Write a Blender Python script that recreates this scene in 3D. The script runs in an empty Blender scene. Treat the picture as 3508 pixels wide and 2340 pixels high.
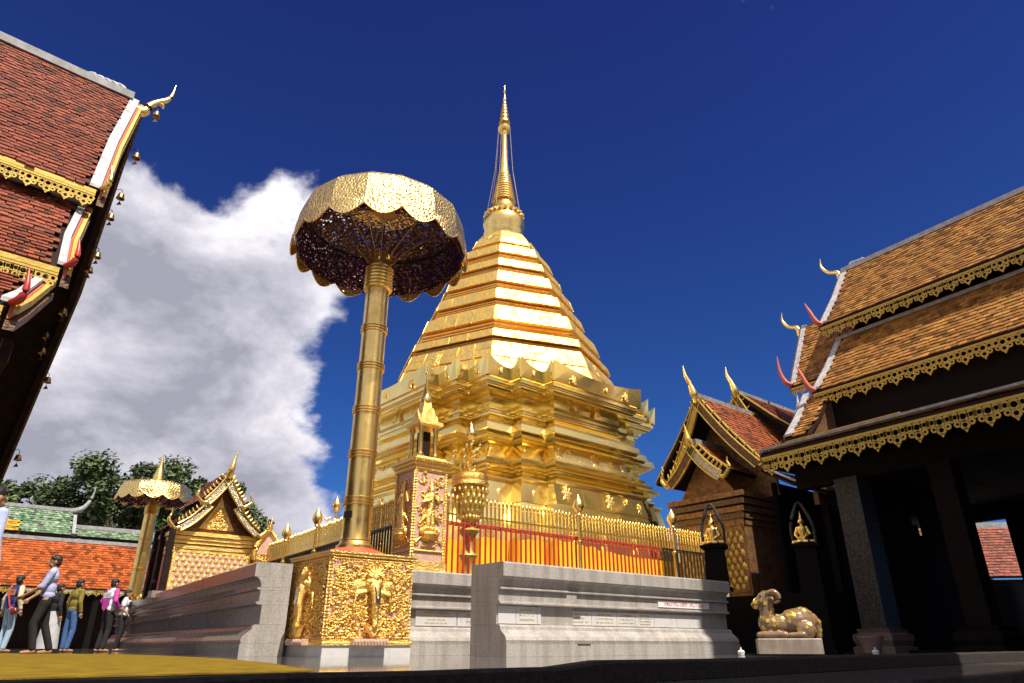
import bpy, bmesh, math, random
from mathutils import Vector, Matrix
random.seed(7)
R_ = math.radians
scene = bpy.context.scene
COL = scene.collection
# ---------------------------------------------------------------- camera
CAM_H = 0.15
cam_d = bpy.data.cameras.new("camera"); cam = bpy.data.objects.new("camera", cam_d)
COL.objects.link(cam); scene.camera = cam
cam_d.sensor_width = 36.0; cam_d.lens = 24.0; cam_d.clip_start = 0.02; cam_d.clip_end = 2000
cam.location = (0, 0, CAM_H); cam.rotation_euler = (R_(90 + 24.0), 0, 0)
# ---------------------------------------------------------------- sun
SUN_EL, SUN_AZ = R_(60), R_(37)                 # azimuth: right of straight behind the camera
sdir = Vector((math.sin(SUN_AZ) * math.cos(SUN_EL), -math.cos(SUN_AZ) * math.cos(SUN_EL), math.sin(SUN_EL)))
sun_d = bpy.data.lights.new("sun", 'SUN'); sun = bpy.data.objects.new("sun", sun_d); COL.objects.link(sun)
sun_d.energy = 5.0; sun_d.angle = R_(0.53); sun_d.color = (1.0, 0.93, 0.80)
sun.rotation_euler = (-sdir).to_track_quat('-Z', 'Y').to_euler(); sun.location = sdir * 60
# ---------------------------------------------------------------- world: deep blue sky with a cloud bank
world = bpy.data.worlds.new("World"); scene.world = world; world.use_nodes = True
wn = world.node_tree.nodes; wl = world.node_tree.links
for n in list(wn): wn.remove(n)
def W(t, **k):
    n = wn.new(t)
    for a, b in k.items(): setattr(n, a, b)
    return n
def wmath(op, a, b=None, clamp=False):
    n = W('ShaderNodeMath', operation=op, use_clamp=clamp)
    for i, v in enumerate((a, b)):
        if v is None: continue
        if isinstance(v, (int, float)): n.inputs[i].default_value = v
        else: wl.new(v, n.inputs[i])
    return n.outputs[0]
sky = W('ShaderNodeTexSky'); sky.sky_type = 'NISHITA'; sky.sun_disc = False
sky.sun_elevation = SUN_EL; sky.sun_rotation = math.pi - SUN_AZ
sky.altitude = 1000; sky.air_density = 1.0; sky.dust_density = 0.3; sky.ozone_density = 4.0
tint = W('ShaderNodeMix', data_type='RGBA', blend_type='MULTIPLY'); tint.inputs[0].default_value = 1
wl.new(sky.outputs[0], tint.inputs[6]); 
tc = W('ShaderNodeTexCoord'); sep = W('ShaderNodeSeparateXYZ'); wl.new(tc.outputs['Generated'], sep.inputs[0])
dx, dy, dz = sep.outputs
tr_ = W('ShaderNodeValToRGB'); wl.new(dz, tr_.inputs[0]); tr_.color_ramp.elements[0].color = (0.26, 0.62, 1.15, 1); tr_.color_ramp.elements[0].position = 0.1
tr_.color_ramp.elements[1].color = (0.23, 0.255, 0.86, 1); tr_.color_ramp.elements[1].position = 0.85; wl.new(tr_.outputs[0], tint.inputs[7])
def wnoise(scale, detail, rough, dist=0.0, off=(0, 0, 0), zs=1.5):
    mp = W('ShaderNodeMapping'); wl.new(tc.outputs['Generated'], mp.inputs[0]); mp.inputs[1].default_value = off; mp.inputs[3].default_value = (1, 1, zs)
    n = W('ShaderNodeTexNoise'); wl.new(mp.outputs[0], n.inputs['Vector'])
    n.inputs['Scale'].default_value = scale; n.inputs['Detail'].default_value = detail
    n.inputs['Roughness'].default_value = rough; n.inputs['Distortion'].default_value = dist
    return n.outputs['Fac']
def wstep(v, a, b, x=0.0, y=1.0):
    n = W('ShaderNodeMapRange', interpolation_type='SMOOTHSTEP'); wl.new(v, n.inputs[0])
    for i, q in enumerate((a, b, x, y)): n.inputs[i + 1].default_value = q
    return n.outputs[0]
big = wnoise(3.3, 10, 0.56, 0.15, (0.35, 0.15, 0.2))
small = wnoise(5.2, 9, 0.60, 0.2, (3, 1, 0))
# a cloud bank to the left up to about 38 degrees, broken cloud behind the viewer, clear air ahead and to the right
side = wmath('SUBTRACT', wmath('MULTIPLY', dx, -0.93), wmath('MULTIPLY', dy, 0.36))
bank = wmath('MULTIPLY', wstep(side, -0.34, 0.08), wstep(dz, 0.46, 0.68, 1.0, 0.0))
rear = wmath('MULTIPLY', wstep(wmath('MULTIPLY', dy, -1.0), -0.46, 0.10), 0.95)
dens = wmath('ADD', wmath('SUBTRACT', wmath('MAXIMUM', wmath('MULTIPLY', bank, 0.93), rear), 0.50), wmath('MULTIPLY', wmath('SUBTRACT', big, 0.5), 3.1))
mask = W('ShaderNodeMapRange', interpolation_type='SMOOTHSTEP'); wl.new(dens, mask.inputs[0])
mask.inputs[1].default_value = 0.0; mask.inputs[2].default_value = 0.26
ccol = W('ShaderNodeValToRGB')
thick = W('ShaderNodeMapRange'); wl.new(wmath('ADD', wmath('MULTIPLY', small, 2.3), wmath('MULTIPLY', dens, 0.42)), thick.inputs[0])
thick.inputs[1].default_value = 0.90; thick.inputs[2].default_value = 1.90
wl.new(thick.outputs[0], ccol.inputs[0])
ccol.color_ramp.elements[0].color = (13.0, 12.5, 13.2, 1); ccol.color_ramp.elements[0].position = 0.05
ccol.color_ramp.elements[1].color = (4.6, 4.6, 5.6, 1); ccol.color_ramp.elements[1].position = 0.80
q_ = ccol.color_ramp.elements.new(0.42); q_.color = (8.2, 8.0, 9.0, 1)
cm = W('ShaderNodeMix', data_type='RGBA'); wl.new(mask.outputs[0], cm.inputs[0])
wl.new(tint.outputs[2], cm.inputs[6]); wl.new(ccol.outputs[0], cm.inputs[7])
bg = W('ShaderNodeBackground'); wl.new(cm.outputs[2], bg.inputs[0]); bg.inputs[1].default_value = 0.062
wo = W('ShaderNodeOutputWorld'); wl.new(bg.outputs[0], wo.inputs[0])
# ---------------------------------------------------------------- exposure
vs = scene.view_settings
vs.view_transform = 'Standard'; vs.look = 'None'; vs.exposure = 0.45; vs.gamma = 1.0; vs.use_curve_mapping = False
# ================================================================ helpers
def mat(name, col, rough=0.6, metal=0.0, col2=None, scale=6.0, bump=0.0, bscale=None, detail=5, spec=None, coat=0.0,
        attr=None, contrast=(0.35, 0.65), dist=0.0, rough2=None, streak=0.0):
    m = bpy.data.materials.new(name); m.use_nodes = True
    nt = m.node_tree; N = nt.nodes; L = nt.links; b = N['Principled BSDF']
    b.inputs['Base Color'].default_value = (*col, 1); b.inputs['Roughness'].default_value = rough; b.inputs['Metallic'].default_value = metal
    if spec is not None: b.inputs['Specular IOR Level'].default_value = spec
    if coat: b.inputs['Coat Weight'].default_value = coat; b.inputs['Coat Roughness'].default_value = 0.12
    t = N.new('ShaderNodeTexCoord')
    nz = None
    if col2 is not None or rough2 is not None:
        nz = N.new('ShaderNodeTexNoise'); L.new(t.outputs['Object'], nz.inputs['Vector'])
        nz.inputs['Scale'].default_value = scale; nz.inputs['Detail'].default_value = detail; nz.inputs['Distortion'].default_value = dist
        r = N.new('ShaderNodeValToRGB'); L.new(nz.outputs['Fac'], r.inputs[0])
        r.color_ramp.elements[0].position = contrast[0]; r.color_ramp.elements[1].position = contrast[1]
        r.color_ramp.elements[0].color = (*col, 1); r.color_ramp.elements[1].color = (*(col2 or col), 1)
        out = r.outputs[0]
        if attr:
            a = N.new('ShaderNodeAttribute'); a.attribute_name = attr
            mx = N.new('ShaderNodeMix'); mx.data_type = 'RGBA'; mx.blend_type = 'MULTIPLY'; mx.inputs[0].default_value = 1
            L.new(out, mx.inputs[6]); L.new(a.outputs['Color'], mx.inputs[7]); out = mx.outputs[2]
        if streak:                                     # rain streaks and grime, long in z
            mp = N.new('ShaderNodeMapping'); L.new(t.outputs['Object'], mp.inputs[0]); mp.inputs[3].default_value = (5, 5, .7)
            n3 = N.new('ShaderNodeTexNoise'); L.new(mp.outputs[0], n3.inputs['Vector']); n3.inputs['Scale'].default_value = 1.3; n3.inputs['Detail'].default_value = 7
            r3 = N.new('ShaderNodeValToRGB'); L.new(n3.outputs['Fac'], r3.inputs[0]); r3.color_ramp.elements[0].position = .38; r3.color_ramp.elements[1].position = .60
            r3.color_ramp.elements[0].color = (1 - streak, 1 - streak * 1.05, 1 - streak * 1.15, 1); r3.color_ramp.elements[1].color = (1, 1, 1, 1)
            m3 = N.new('ShaderNodeMix'); m3.data_type = 'RGBA'; m3.blend_type = 'MULTIPLY'; m3.inputs[0].default_value = 1; L.new(out, m3.inputs[6]); L.new(r3.outputs[0], m3.inputs[7]); out = m3.outputs[2]
        L.new(out, b.inputs['Base Color'])
        if rough2 is not None:
            mr = N.new('ShaderNodeMapRange'); L.new(nz.outputs['Fac'], mr.inputs[0])
            mr.inputs[1].default_value = contrast[0]; mr.inputs[2].default_value = contrast[1]
            mr.inputs[3].default_value = rough; mr.inputs[4].default_value = rough2; L.new(mr.outputs[0], b.inputs['Roughness'])
    if bump:
        n2 = N.new('ShaderNodeTexNoise'); L.new(t.outputs['Object'], n2.inputs['Vector'])
        n2.inputs['Scale'].default_value = bscale or scale * 3; n2.inputs['Detail'].default_value = 4
        bp = N.new('ShaderNodeBump'); bp.inputs['Strength'].default_value = bump; bp.inputs['Distance'].default_value = 0.02
        L.new(n2.outputs['Fac'], bp.inputs['Height']); L.new(bp.outputs[0], b.inputs['Normal'])
    return m
GOLD = (1.0, 0.70, 0.24)
M = {}
M['gold'] = mat('gold_sheet', (1.0, 0.82, 0.33), 0.15, 0.92, (1.0, 0.76, 0.26), 2.2, 0.025, 4.0, rough2=0.22)
M['gold_oct'] = mat('gold_plate', (0.94, 0.68, 0.22), 0.40, 0.96, (0.78, 0.50, 0.12), 4.0, 1.0, 8.0, rough2=0.62)
M['gold_bright'] = mat('gold_leaf', (1.0, 0.76, 0.32), 0.30, 1.0, (1.0, 0.62, 0.16), 14, 1.0, 38, rough2=0.45)
M['gold_cast'] = mat('gold_cast', (1.0, 0.75, 0.27), 0.26, 1.0, (0.92, 0.62, 0.19), 5, 0.25, 20, rough2=0.36)
M['gold_pole'] = mat('gold_pole', (0.95, 0.68, 0.24), 0.27, 1.0, (0.82, 0.55, 0.17), 3, 0.18, 7, rough2=0.40)
M['gold_orange'] = mat('gold_groove', (0.98, 0.54, 0.10), 0.36, 1.0, (0.88, 0.38, 0.06), 3, 0.3, 9)
M['gold_relief'] = mat('gold_relief', (1.0, 0.71, 0.24), 0.32, 1.0, (0.95, 0.58, 0.15), 22, 0.9, 60)
M['gold_dull'] = mat('gold_paint', (0.62, 0.43, 0.09), 0.5, 0.35, (0.48, 0.32, 0.06), 6, 0.2, 20)
M['gold_brown'] = mat('aged_gilt_panel', (0.34, 0.20, 0.07), 0.5, 0.55, (0.20, 0.08, 0.05), 9, 0.6, 26)
M['mosaic_pink'] = mat('pink_glass_mosaic', (0.62, 0.33, 0.36), 0.35, 0.25, (0.75, 0.55, 0.30), 30, 0.7, 70)
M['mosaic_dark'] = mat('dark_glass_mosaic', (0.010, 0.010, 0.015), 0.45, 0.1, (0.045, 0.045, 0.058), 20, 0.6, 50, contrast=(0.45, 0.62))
M['mosaic_silver'] = mat('mirror_mosaic', (0.55, 0.58, 0.62), 0.25, 0.8, (0.55, 0.42, 0.14), 24, 0.8, 60, contrast=(0.45, 0.55))
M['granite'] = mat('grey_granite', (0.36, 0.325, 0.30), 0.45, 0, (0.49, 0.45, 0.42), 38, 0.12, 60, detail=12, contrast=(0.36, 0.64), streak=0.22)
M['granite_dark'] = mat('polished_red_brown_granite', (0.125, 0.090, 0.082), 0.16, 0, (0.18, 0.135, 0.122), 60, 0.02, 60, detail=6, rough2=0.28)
M['marble'] = mat('white_marble', (0.62, 0.60, 0.585), 0.3, 0, (0.50, 0.49, 0.50), 3.5, 0.03, 30, dist=1.5, contrast=(0.5, 0.72))
M['stone_pale'] = mat('pale_stone', (0.40, 0.33, 0.27), 0.5, 0, (0.31, 0.25, 0.20), 5, 0.15, 30, streak=0.3)
M['letter_gold'] = mat('gold_lettering', (0.52, 0.38, 0.06), 0.4, 0.4)
M['letter_red'] = mat('red_lettering', (0.62, 0.03, 0.05), 0.5)
M['sign_white'] = mat('white_sign_board', (0.80, 0.79, 0.80), 0.45)
M['red_paint'] = mat('red_paint', (0.52, 0.035, 0.04), 0.4, 0, (0.42, 0.03, 0.03), 8)
M['red_oxide'] = mat('red_oxide_paint', (0.50, 0.10, 0.05), 0.55, 0, (0.40, 0.08, 0.05), 5, 0.1, 20)
M['black_iron'] = mat('black_iron', (0.015, 0.013, 0.013), 0.45)
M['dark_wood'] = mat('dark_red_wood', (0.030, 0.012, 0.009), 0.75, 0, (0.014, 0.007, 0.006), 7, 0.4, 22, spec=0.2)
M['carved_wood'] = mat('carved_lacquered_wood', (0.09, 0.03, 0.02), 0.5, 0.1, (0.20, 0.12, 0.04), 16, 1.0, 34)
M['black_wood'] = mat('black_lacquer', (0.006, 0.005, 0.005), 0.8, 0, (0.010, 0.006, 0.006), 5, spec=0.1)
M['plaster'] = mat('white_plaster', (0.50, 0.49, 0.51), 0.6, 0, (0.30, 0.29, 0.30), 7, 0.15, 25, contrast=(0.4, 0.75))
M['plaster_grey'] = mat('grey_plaster', (0.36, 0.36, 0.37), 0.7, 0, (0.24, 0.23, 0.23), 6, 0.15, 25)
M['tile_red'] = mat('dark_red_roof_tile', (0.27, 0.064, 0.026), 0.5, 0, (0.17, 0.042, 0.02), 5, 0.2, 40, attr='tint')
M['tile_amber'] = mat('amber_roof_tile', (0.40, 0.205, 0.045), 0.45, 0, (0.30, 0.13, 0.03), 5, 0.2, 40, attr='tint')
M['tile_orange'] = mat('orange_glazed_tile', (0.44, 0.115, 0.018), 0.4, 0, (0.36, 0.07, 0.014), 4, 0.2, 40, attr='tint')
M['tile_green'] = mat('green_glazed_tile', (0.10, 0.22, 0.10), 0.35, 0, (0.34, 0.40, 0.28), 5, 0.2, 40, attr='tint', contrast=(0.42, 0.62))
M['tile_yellow'] = mat('yellow_glazed_tile', (0.62, 0.36, 0.04), 0.4, 0, (0.55, 0.28, 0.03), 4, 0.2, 40, attr='tint')
M['carpet'] = mat('yellow_carpet', (0.26, 0.165, 0.014), 0.95, 0, (0.15, 0.095, 0.010), 5, 0.5, 160, spec=0.1)
M['cloth_yellow'] = mat('saffron_cloth', (0.86, 0.50, 0.015), 0.75, 0, (0.80, 0.40, 0.01), 2.5, 0.5, 6, spec=0.2)
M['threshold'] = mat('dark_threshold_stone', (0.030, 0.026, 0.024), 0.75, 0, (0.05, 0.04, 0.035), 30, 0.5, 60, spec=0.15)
M['skin'] = mat('skin', (0.42, 0.22, 0.12), 0.5, 0, (0.38, 0.19, 0.10), 10)
M['hair'] = mat('black_hair', (0.010, 0.008, 0.008), 0.45, 0, (0.02, 0.016, 0.014), 40, 0.6, 80)
M['denim'] = mat('blue_denim', (0.04, 0.10, 0.26), 0.85, 0, (0.06, 0.14, 0.32), 14, 0.4, 20)
M['denim_pale'] = mat('pale_denim', (0.30, 0.42, 0.55), 0.85, 0, (0.38, 0.50, 0.62), 12, 0.4, 18)
M['black_cloth'] = mat('black_cloth', (0.010, 0.009, 0.010), 0.85, 0, (0.018, 0.015, 0.016), 9, 0.4, 18)
M['shirt_blue'] = mat('lilac_blue_shirt', (0.38, 0.42, 0.74), 0.8, 0, (0.44, 0.48, 0.78), 8, 0.6, 14)
M['shirt_pale'] = mat('pale_blue_shirt', (0.50, 0.60, 0.78), 0.8, 0, (0.56, 0.66, 0.82), 8, 0.5, 14)
M['shirt_white'] = mat('white_shirt', (0.76, 0.74, 0.80), 0.8, 0, (0.70, 0.68, 0.76), 8, 0.6, 14)
M['olive'] = mat('olive_jacket', (0.19, 0.145, 0.022), 0.85, 0, (0.23, 0.175, 0.03), 8, 0.6, 12)
M['navy'] = mat('navy_jacket', (0.020, 0.022, 0.12), 0.8, 0, (0.03, 0.03, 0.16), 8, 0.5, 12)
M['cream'] = mat('cream_sleeve', (0.60, 0.56, 0.42), 0.8, 0, (0.52, 0.48, 0.36), 8, 0.5, 12)
M['magenta'] = mat('magenta_cloth', (0.58, 0.055, 0.36), 0.8, 0, (0.50, 0.05, 0.32), 8, 0.5, 12)
M['grey_cloth'] = mat('pale_grey_cloth', (0.50, 0.50, 0.52), 0.8, 0, (0.42, 0.42, 0.45), 6, 0.5, 10)
M['leather_red'] = mat('dark_red_leather', (0.20, 0.02, 0.02), 0.35)
M['orange_patch'] = mat('orange_patch', (0.62, 0.20, 0.03), 0.7)
M['bark'] = mat('bark', (0.10, 0.07, 0.05), 0.9, 0, (0.06, 0.045, 0.035), 8, 0.8, 20)
M['leaf'] = mat('green_leaf', (0.035, 0.060, 0.016), 0.55, 0, (0.075, 0.11, 0.030), 1.2, attr='tint')
M['leaf_bright'] = mat('bright_leaf', (0.09, 0.20, 0.02), 0.5, 0, (0.14, 0.28, 0.04), 3, attr='tint')
M['ram_stone'] = mat('varnished_stone', (0.27, 0.165, 0.095), 0.28, 0, (0.20, 0.12, 0.07), 9, 0.15, 30, coat=0.3)
M['leaf_gold'] = mat('gold_leaf_square', (0.85, 0.60, 0.10), 0.35, 0.75, (0.8, 0.5, 0.07), 30, 0.3, 60)
M['copper_rib'] = mat('copper_rib', (0.45, 0.26, 0.10), 0.35, 0.9)
M['clay'] = mat('clay_pot', (0.30, 0.21, 0.18), 0.6, 0, (0.24, 0.17, 0.15), 10)
M['flower'] = mat('yellow_flower', (0.70, 0.46, 0.03), 0.7)
M['wax'] = mat('white_wax', (0.8, 0.78, 0.72), 0.4)
M['mirror'] = mat('mirror_inlay', (0.75, 0.78, 0.82), 0.08, 1.0)
def granite_floor():
    m = bpy.data.materials.new('polished_floor'); m.use_nodes = True
    nt = m.node_tree; N = nt.nodes; L = nt.links; b = N['Principled BSDF']
    t = N.new('ShaderNodeTexCoord'); mp = N.new('ShaderNodeMapping'); L.new(t.outputs['Object'], mp.inputs[0])
    mp.inputs['Rotation'].default_value = (0, 0, R_(39))
    nz = N.new('ShaderNodeTexNoise'); L.new(mp.outputs[0], nz.inputs['Vector']); nz.inputs['Scale'].default_value = 40; nz.inputs['Detail'].default_value = 4
    br = N.new('ShaderNodeTexBrick'); L.new(mp.outputs[0], br.inputs['Vector'])
    br.inputs['Scale'].default_value = 1; br.inputs['Brick Width'].default_value = .6; br.inputs['Row Height'].default_value = .6
    br.inputs['Mortar Size'].default_value = 0.006; br.offset = 0
    br.inputs['Color1'].default_value = (0.16, 0.15, 0.14, 1); br.inputs['Color2'].default_value = (0.20, 0.19, 0.18, 1); br.inputs['Mortar'].default_value = (0.12, 0.11, 0.1, 1)
    mx = N.new('ShaderNodeMix'); mx.data_type = 'RGBA'; mx.blend_type = 'MULTIPLY'; mx.inputs[0].default_value = 0.5
    L.new(br.outputs[0], mx.inputs[6]); L.new(nz.outputs['Color'], mx.inputs[7]); L.new(mx.outputs[2], b.inputs['Base Color'])
    b.inputs['Roughness'].default_value = 0.05
    bp = N.new('ShaderNodeBump'); bp.inputs['Strength'].default_value = 0.02; bp.inputs['Distance'].default_value = 0.002
    n2 = N.new('ShaderNodeTexNoise'); L.new(mp.outputs[0], n2.inputs['Vector']); n2.inputs['Scale'].default_value = 9
    L.new(n2.outputs[0], bp.inputs['Height']); L.new(bp.outputs[0], b.inputs['Normal'])
    return m
M['floor'] = granite_floor()
def filigree(name, col, hole, scale, rough=0.32):
    m = bpy.data.materials.new(name); m.use_nodes = True
    nt = m.node_tree; N = nt.nodes; L = nt.links; b = N['Principled BSDF']; o = N['Material Output']
    b.inputs['Metallic'].default_value = 1; b.inputs['Roughness'].default_value = rough
    t = N.new('ShaderNodeTexCoord'); v = N.new('ShaderNodeTexVoronoi'); L.new(t.outputs['Object'], v.inputs['Vector'])
    v.inputs['Scale'].default_value = scale
    n = N.new('ShaderNodeTexNoise'); L.new(t.outputs['Object'], n.inputs['Vector']); n.inputs['Scale'].default_value = scale * 1.4
    ad = N.new('ShaderNodeMath'); ad.operation = 'ADD'; L.new(v.outputs['Distance'], ad.inputs[0])
    ml = N.new('ShaderNodeMath'); ml.operation = 'MULTIPLY'; L.new(n.outputs[0], ml.inputs[0]); ml.inputs[1].default_value = 0.5; L.new(ml.outputs[0], ad.inputs[1])
    g = N.new('ShaderNodeMath'); g.operation = 'GREATER_THAN'; L.new(ad.outputs[0], g.inputs[0]); g.inputs[1].default_value = hole
    b.inputs['Base Color'].default_value = (*col, 1)
    bp = N.new('ShaderNodeBump'); bp.inputs['Strength'].default_value = 0.8; bp.inputs['Distance'].default_value = 0.02
    L.new(ad.outputs[0], bp.inputs['Height']); L.new(bp.outputs[0], b.inputs['Normal'])
    tr = N.new('ShaderNodeBsdfTransparent'); mx = N.new('ShaderNodeMixShader')
    L.new(g.outputs[0], mx.inputs[0]); L.new(tr.outputs[0], mx.inputs[1]); L.new(b.outputs[0], mx.inputs[2]); L.new(mx.outputs[0], o.inputs[0])
    return m
M['filigree'] = filigree('gold_filigree', (1.0, 0.72, 0.28), 0.47, 24)
M['filigree_top'] = filigree('dark_lace_top', (0.10, 0.05, 0.07), 0.68, 15, 0.5)
M['filigree_in'] = filigree('purple_lace_lining', (0.16, 0.06, 0.13), 0.66, 18, 0.5)
M['filigree_open'] = filigree('open_gold_lace', (0.9, 0.6, 0.2), 0.62, 16)
M['tile_rust'] = mat('rust_roof_tile', (0.36, 0.105, 0.03), 0.45, 0, (0.27, 0.075, 0.025), 5, 0.2, 40, attr='tint')
M['paving'] = mat('pale_paving', (0.66, 0.62, 0.55), 0.5, 0, (0.58, 0.54, 0.47), 6)

class MB:
    """collects geometry of ONE mesh object"""
    def __init__(s): s.v = []; s.f = []; s.m = []; s.mi = 0
    def add(s, vs, fs):
        o = len(s.v); s.v += [tuple(p) for p in vs]
        for f in fs: s.f.append(tuple(i + o for i in f)); s.m.append(s.mi)
    def box(s, c, d, rz=0.0, mtx=None):
        x, y, z = d[0] / 2, d[1] / 2, d[2] / 2
        P = [Vector((a * x, b * y, e * z)) for e in (-1, 1) for b in (-1, 1) for a in (-1, 1)]
        if mtx is None: mtx = Matrix.Rotation(rz, 3, 'Z')
        s.add([mtx @ p + Vector(c) for p in P], [(0, 2, 3, 1), (4, 5, 7, 6), (0, 1, 5, 4), (2, 6, 7, 3), (0, 4, 6, 2), (1, 3, 7, 5)])
    def loft(s, rings, cap=True, closed=True):
        n = len(rings[0]); vs = [p for r in rings for p in r]; fs = []
        for i in range(len(rings) - 1):
            for j in range(n if closed else n - 1):
                k = (j + 1) % n; fs.append((i * n + j, i * n + k, (i + 1) * n + k, (i + 1) * n + j))
        if cap: fs.append(tuple(range(n - 1, -1, -1))); fs.append(tuple((len(rings) - 1) * n + j for j in range(n)))
        s.add(vs, fs)
    def lathe(s, prof, n=16, c=(0, 0, 0), cap=True, a0=0.0):
        s.loft([[(c[0] + r * math.cos(a0 + 2 * math.pi * j / n), c[1] + r * math.sin(a0 + 2 * math.pi * j / n), c[2] + z) for j in range(n)] for r, z in prof], cap)
    def tube(s, pts, rad, n=6, cap=True):
        P = [Vector(p) for p in pts]
        if isinstance(rad, (int, float)): rad = [rad] * len(P)
        rings = []; up = Vector((0, 0, 1))
        for i, p in enumerate(P):
            t = (P[min(i + 1, len(P) - 1)] - P[max(i - 1, 0)]).normalized()
            u = up if abs(t.dot(up)) < 0.95 else Vector((1, 0, 0))
            a = t.cross(u).normalized(); b = t.cross(a)
            rings.append([p + (a * math.cos(2 * math.pi * j / n) + b * math.sin(2 * math.pi * j / n)) * rad[i] for j in range(n)])
        s.loft(rings, cap)
    def prism(s, poly, vec):
        """extrude a 3-D polygon along vec"""
        n = len(poly); v = Vector(vec); a = [Vector(p) for p in poly]; b = [p + v for p in a]
        s.add(a + b, [tuple(range(n - 1, -1, -1)), tuple(range(n, 2 * n))] + [(i, (i + 1) % n, n + (i + 1) % n, n + i) for i in range(n)])
    def ribbon(s, pts, wvec, tvec):
        """board following pts: wvec offsets (list or one) give its width, tvec its thickness"""
        t = Vector(tvec); rings = []
        for i, p in enumerate(pts):
            w = Vector(wvec[i]) if isinstance(wvec, list) else Vector(wvec); p = Vector(p)
            rings.append([p, p + w, p + w + t, p + t])
        s.loft(rings)
    def ball(s, c, r, n=10):
        r = r if isinstance(r, (tuple, list)) else (r, r, r); m = max(4, n // 2)
        rings = []
        for i in range(m + 1):
            ph = -math.pi / 2 + math.pi * i / m; q = max(math.cos(ph), 0.02)
            rings.append([(c[0] + r[0] * q * math.cos(2 * math.pi * j / n), c[1] + r[1] * q * math.sin(2 * math.pi * j / n), c[2] + r[2] * math.sin(ph)) for j in range(n)])
        s.loft(rings)
    def mesh(s, name, smooth=None, tint=None):
        me = bpy.data.meshes.new(name); me.from_pydata(s.v, [], s.f)
        bm = bmesh.new(); bm.from_mesh(me); bmesh.ops.recalc_face_normals(bm, faces=bm.faces); bm.to_mesh(me); bm.free()
        me.polygons.foreach_set('material_index', s.m)
        if smooth is not None:
            me.polygons.foreach_set('use_smooth', [True] * len(me.polygons)); me.set_sharp_from_angle(angle=R_(smooth))
        return me
    def build(s, name, m, parent=None, smooth=None, kind=None, loc=None):
        me = s.mesh(name, smooth)
        for x in (m if isinstance(m, (list, tuple)) else [m]): me.materials.append(M[x] if isinstance(x, str) else x)
        return link(name, me, parent, kind, loc)
def link(name, me, parent=None, kind=None, loc=None, rz=None):
    o = bpy.data.objects.new(name, me); COL.objects.link(o)
    if parent is not None: o.parent = parent
    if kind: o['kind'] = kind
    if loc is not None: o.location = loc
    if rz is not None: o.rotation_euler = (0, 0, rz)
    return o
def tag(o, label, cat, group=None):
    o['label'] = label; o['category'] = cat
    if group: o['group'] = group
    return o
def thing(name, label, cat, loc=(0, 0, 0), rz=0.0, group=None):
    o = bpy.data.objects.new(name, None); COL.objects.link(o); o.empty_display_size = 0.2
    o.location = loc; o.rotation_euler = (0, 0, rz); return tag(o, label, cat, group)
def head(al): return R_(90 - al)                 # local X points at heading al (degrees right of the view's +Y)
def hvec(al): return Vector((math.sin(R_(al)), math.cos(R_(al)), 0))
def world_of(fr, p):
    X = hvec(fr[2]); Y = Vector((-X.y, X.x, 0)); return Vector((fr[0], fr[1], 0)) + X * p[0] + Y * p[1] + Vector((0, 0, p[2]))
def pixel(w):
    c, s = math.cos(R_(24)), math.sin(R_(24)); z = w.z - CAM_H; F = w.y * c + z * s
    if F < 0.1: return (-9999, -9999, F)
    return (0.5 + 24 / 36 * w.x / F, 0.5 - 24 / 36 * 1.5 * (-w.y * s + z * c) / F, F)
def blob(name, prims, vox, m, parent=None, smooth=3):
    """union of spheres ('s', c, r) and tapered capsules ('c', p0, p1, r0, r1) as one continuous skin"""
    b = MB()
    for p in prims:
        if p[0] == 's': b.ball(p[1], p[2], 14)
        else:
            P0, P1 = Vector(p[1]), Vector(p[2]); d = (P1 - P0); L = max(d.length, 1e-4); t = d / L; r0, r1 = p[3], p[4]
            pts = []; rad = []
            for k in range(4): a = -math.pi / 2 + math.pi / 2 * k / 3; pts.append(P0 + t * r0 * math.sin(a)); rad.append(max(r0 * math.cos(a), r0 * .08))
            for k in range(4): a = math.pi / 2 * k / 3; pts.append(P1 + t * r1 * math.sin(a)); rad.append(max(r1 * math.cos(a), r1 * .08))
            b.tube(pts, rad, 10)
    me = b.mesh('tmp'); o = bpy.data.objects.new('tmp', me); COL.objects.link(o)
    r = o.modifiers.new('r', 'REMESH'); r.mode = 'VOXEL'; r.voxel_size = vox
    if smooth: q = o.modifiers.new('s', 'SMOOTH'); q.iterations = smooth; q.factor = 0.5
    dg = bpy.context.evaluated_depsgraph_get(); me2 = bpy.data.meshes.new_from_object(o.evaluated_get(dg))
    bpy.data.objects.remove(o); bpy.data.meshes.remove(me); me2.name = name
    me2.polygons.foreach_set('use_smooth', [True] * len(me2.polygons))
    me2.materials.clear(); me2.materials.append(M[m]); return link(name, me2, parent)
def strokes(mb, x0, x1, z, h, y, n=None, seed=0, t=0.004):
    """a line of small unreadable letter strokes on a vertical plane facing -Y"""
    rnd = random.Random(seed); x = x0
    while x < x1:
        w = h * rnd.uniform(.45, .8)
        mb.box((x, y, z), (h * .14, t, h * rnd.uniform(.7, 1.0)))
        if rnd.random() < .75: mb.box((x + w * .45, y, z + h * rnd.choice((-.3, .3, .38))), (w * .9, t, h * .14))
        if rnd.random() < .6: mb.box((x + w * .85, y, z), (h * .14, t, h * .8))
        x += w * 1.35 + (h * .9 if rnd.random() < .1 else 0)
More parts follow.
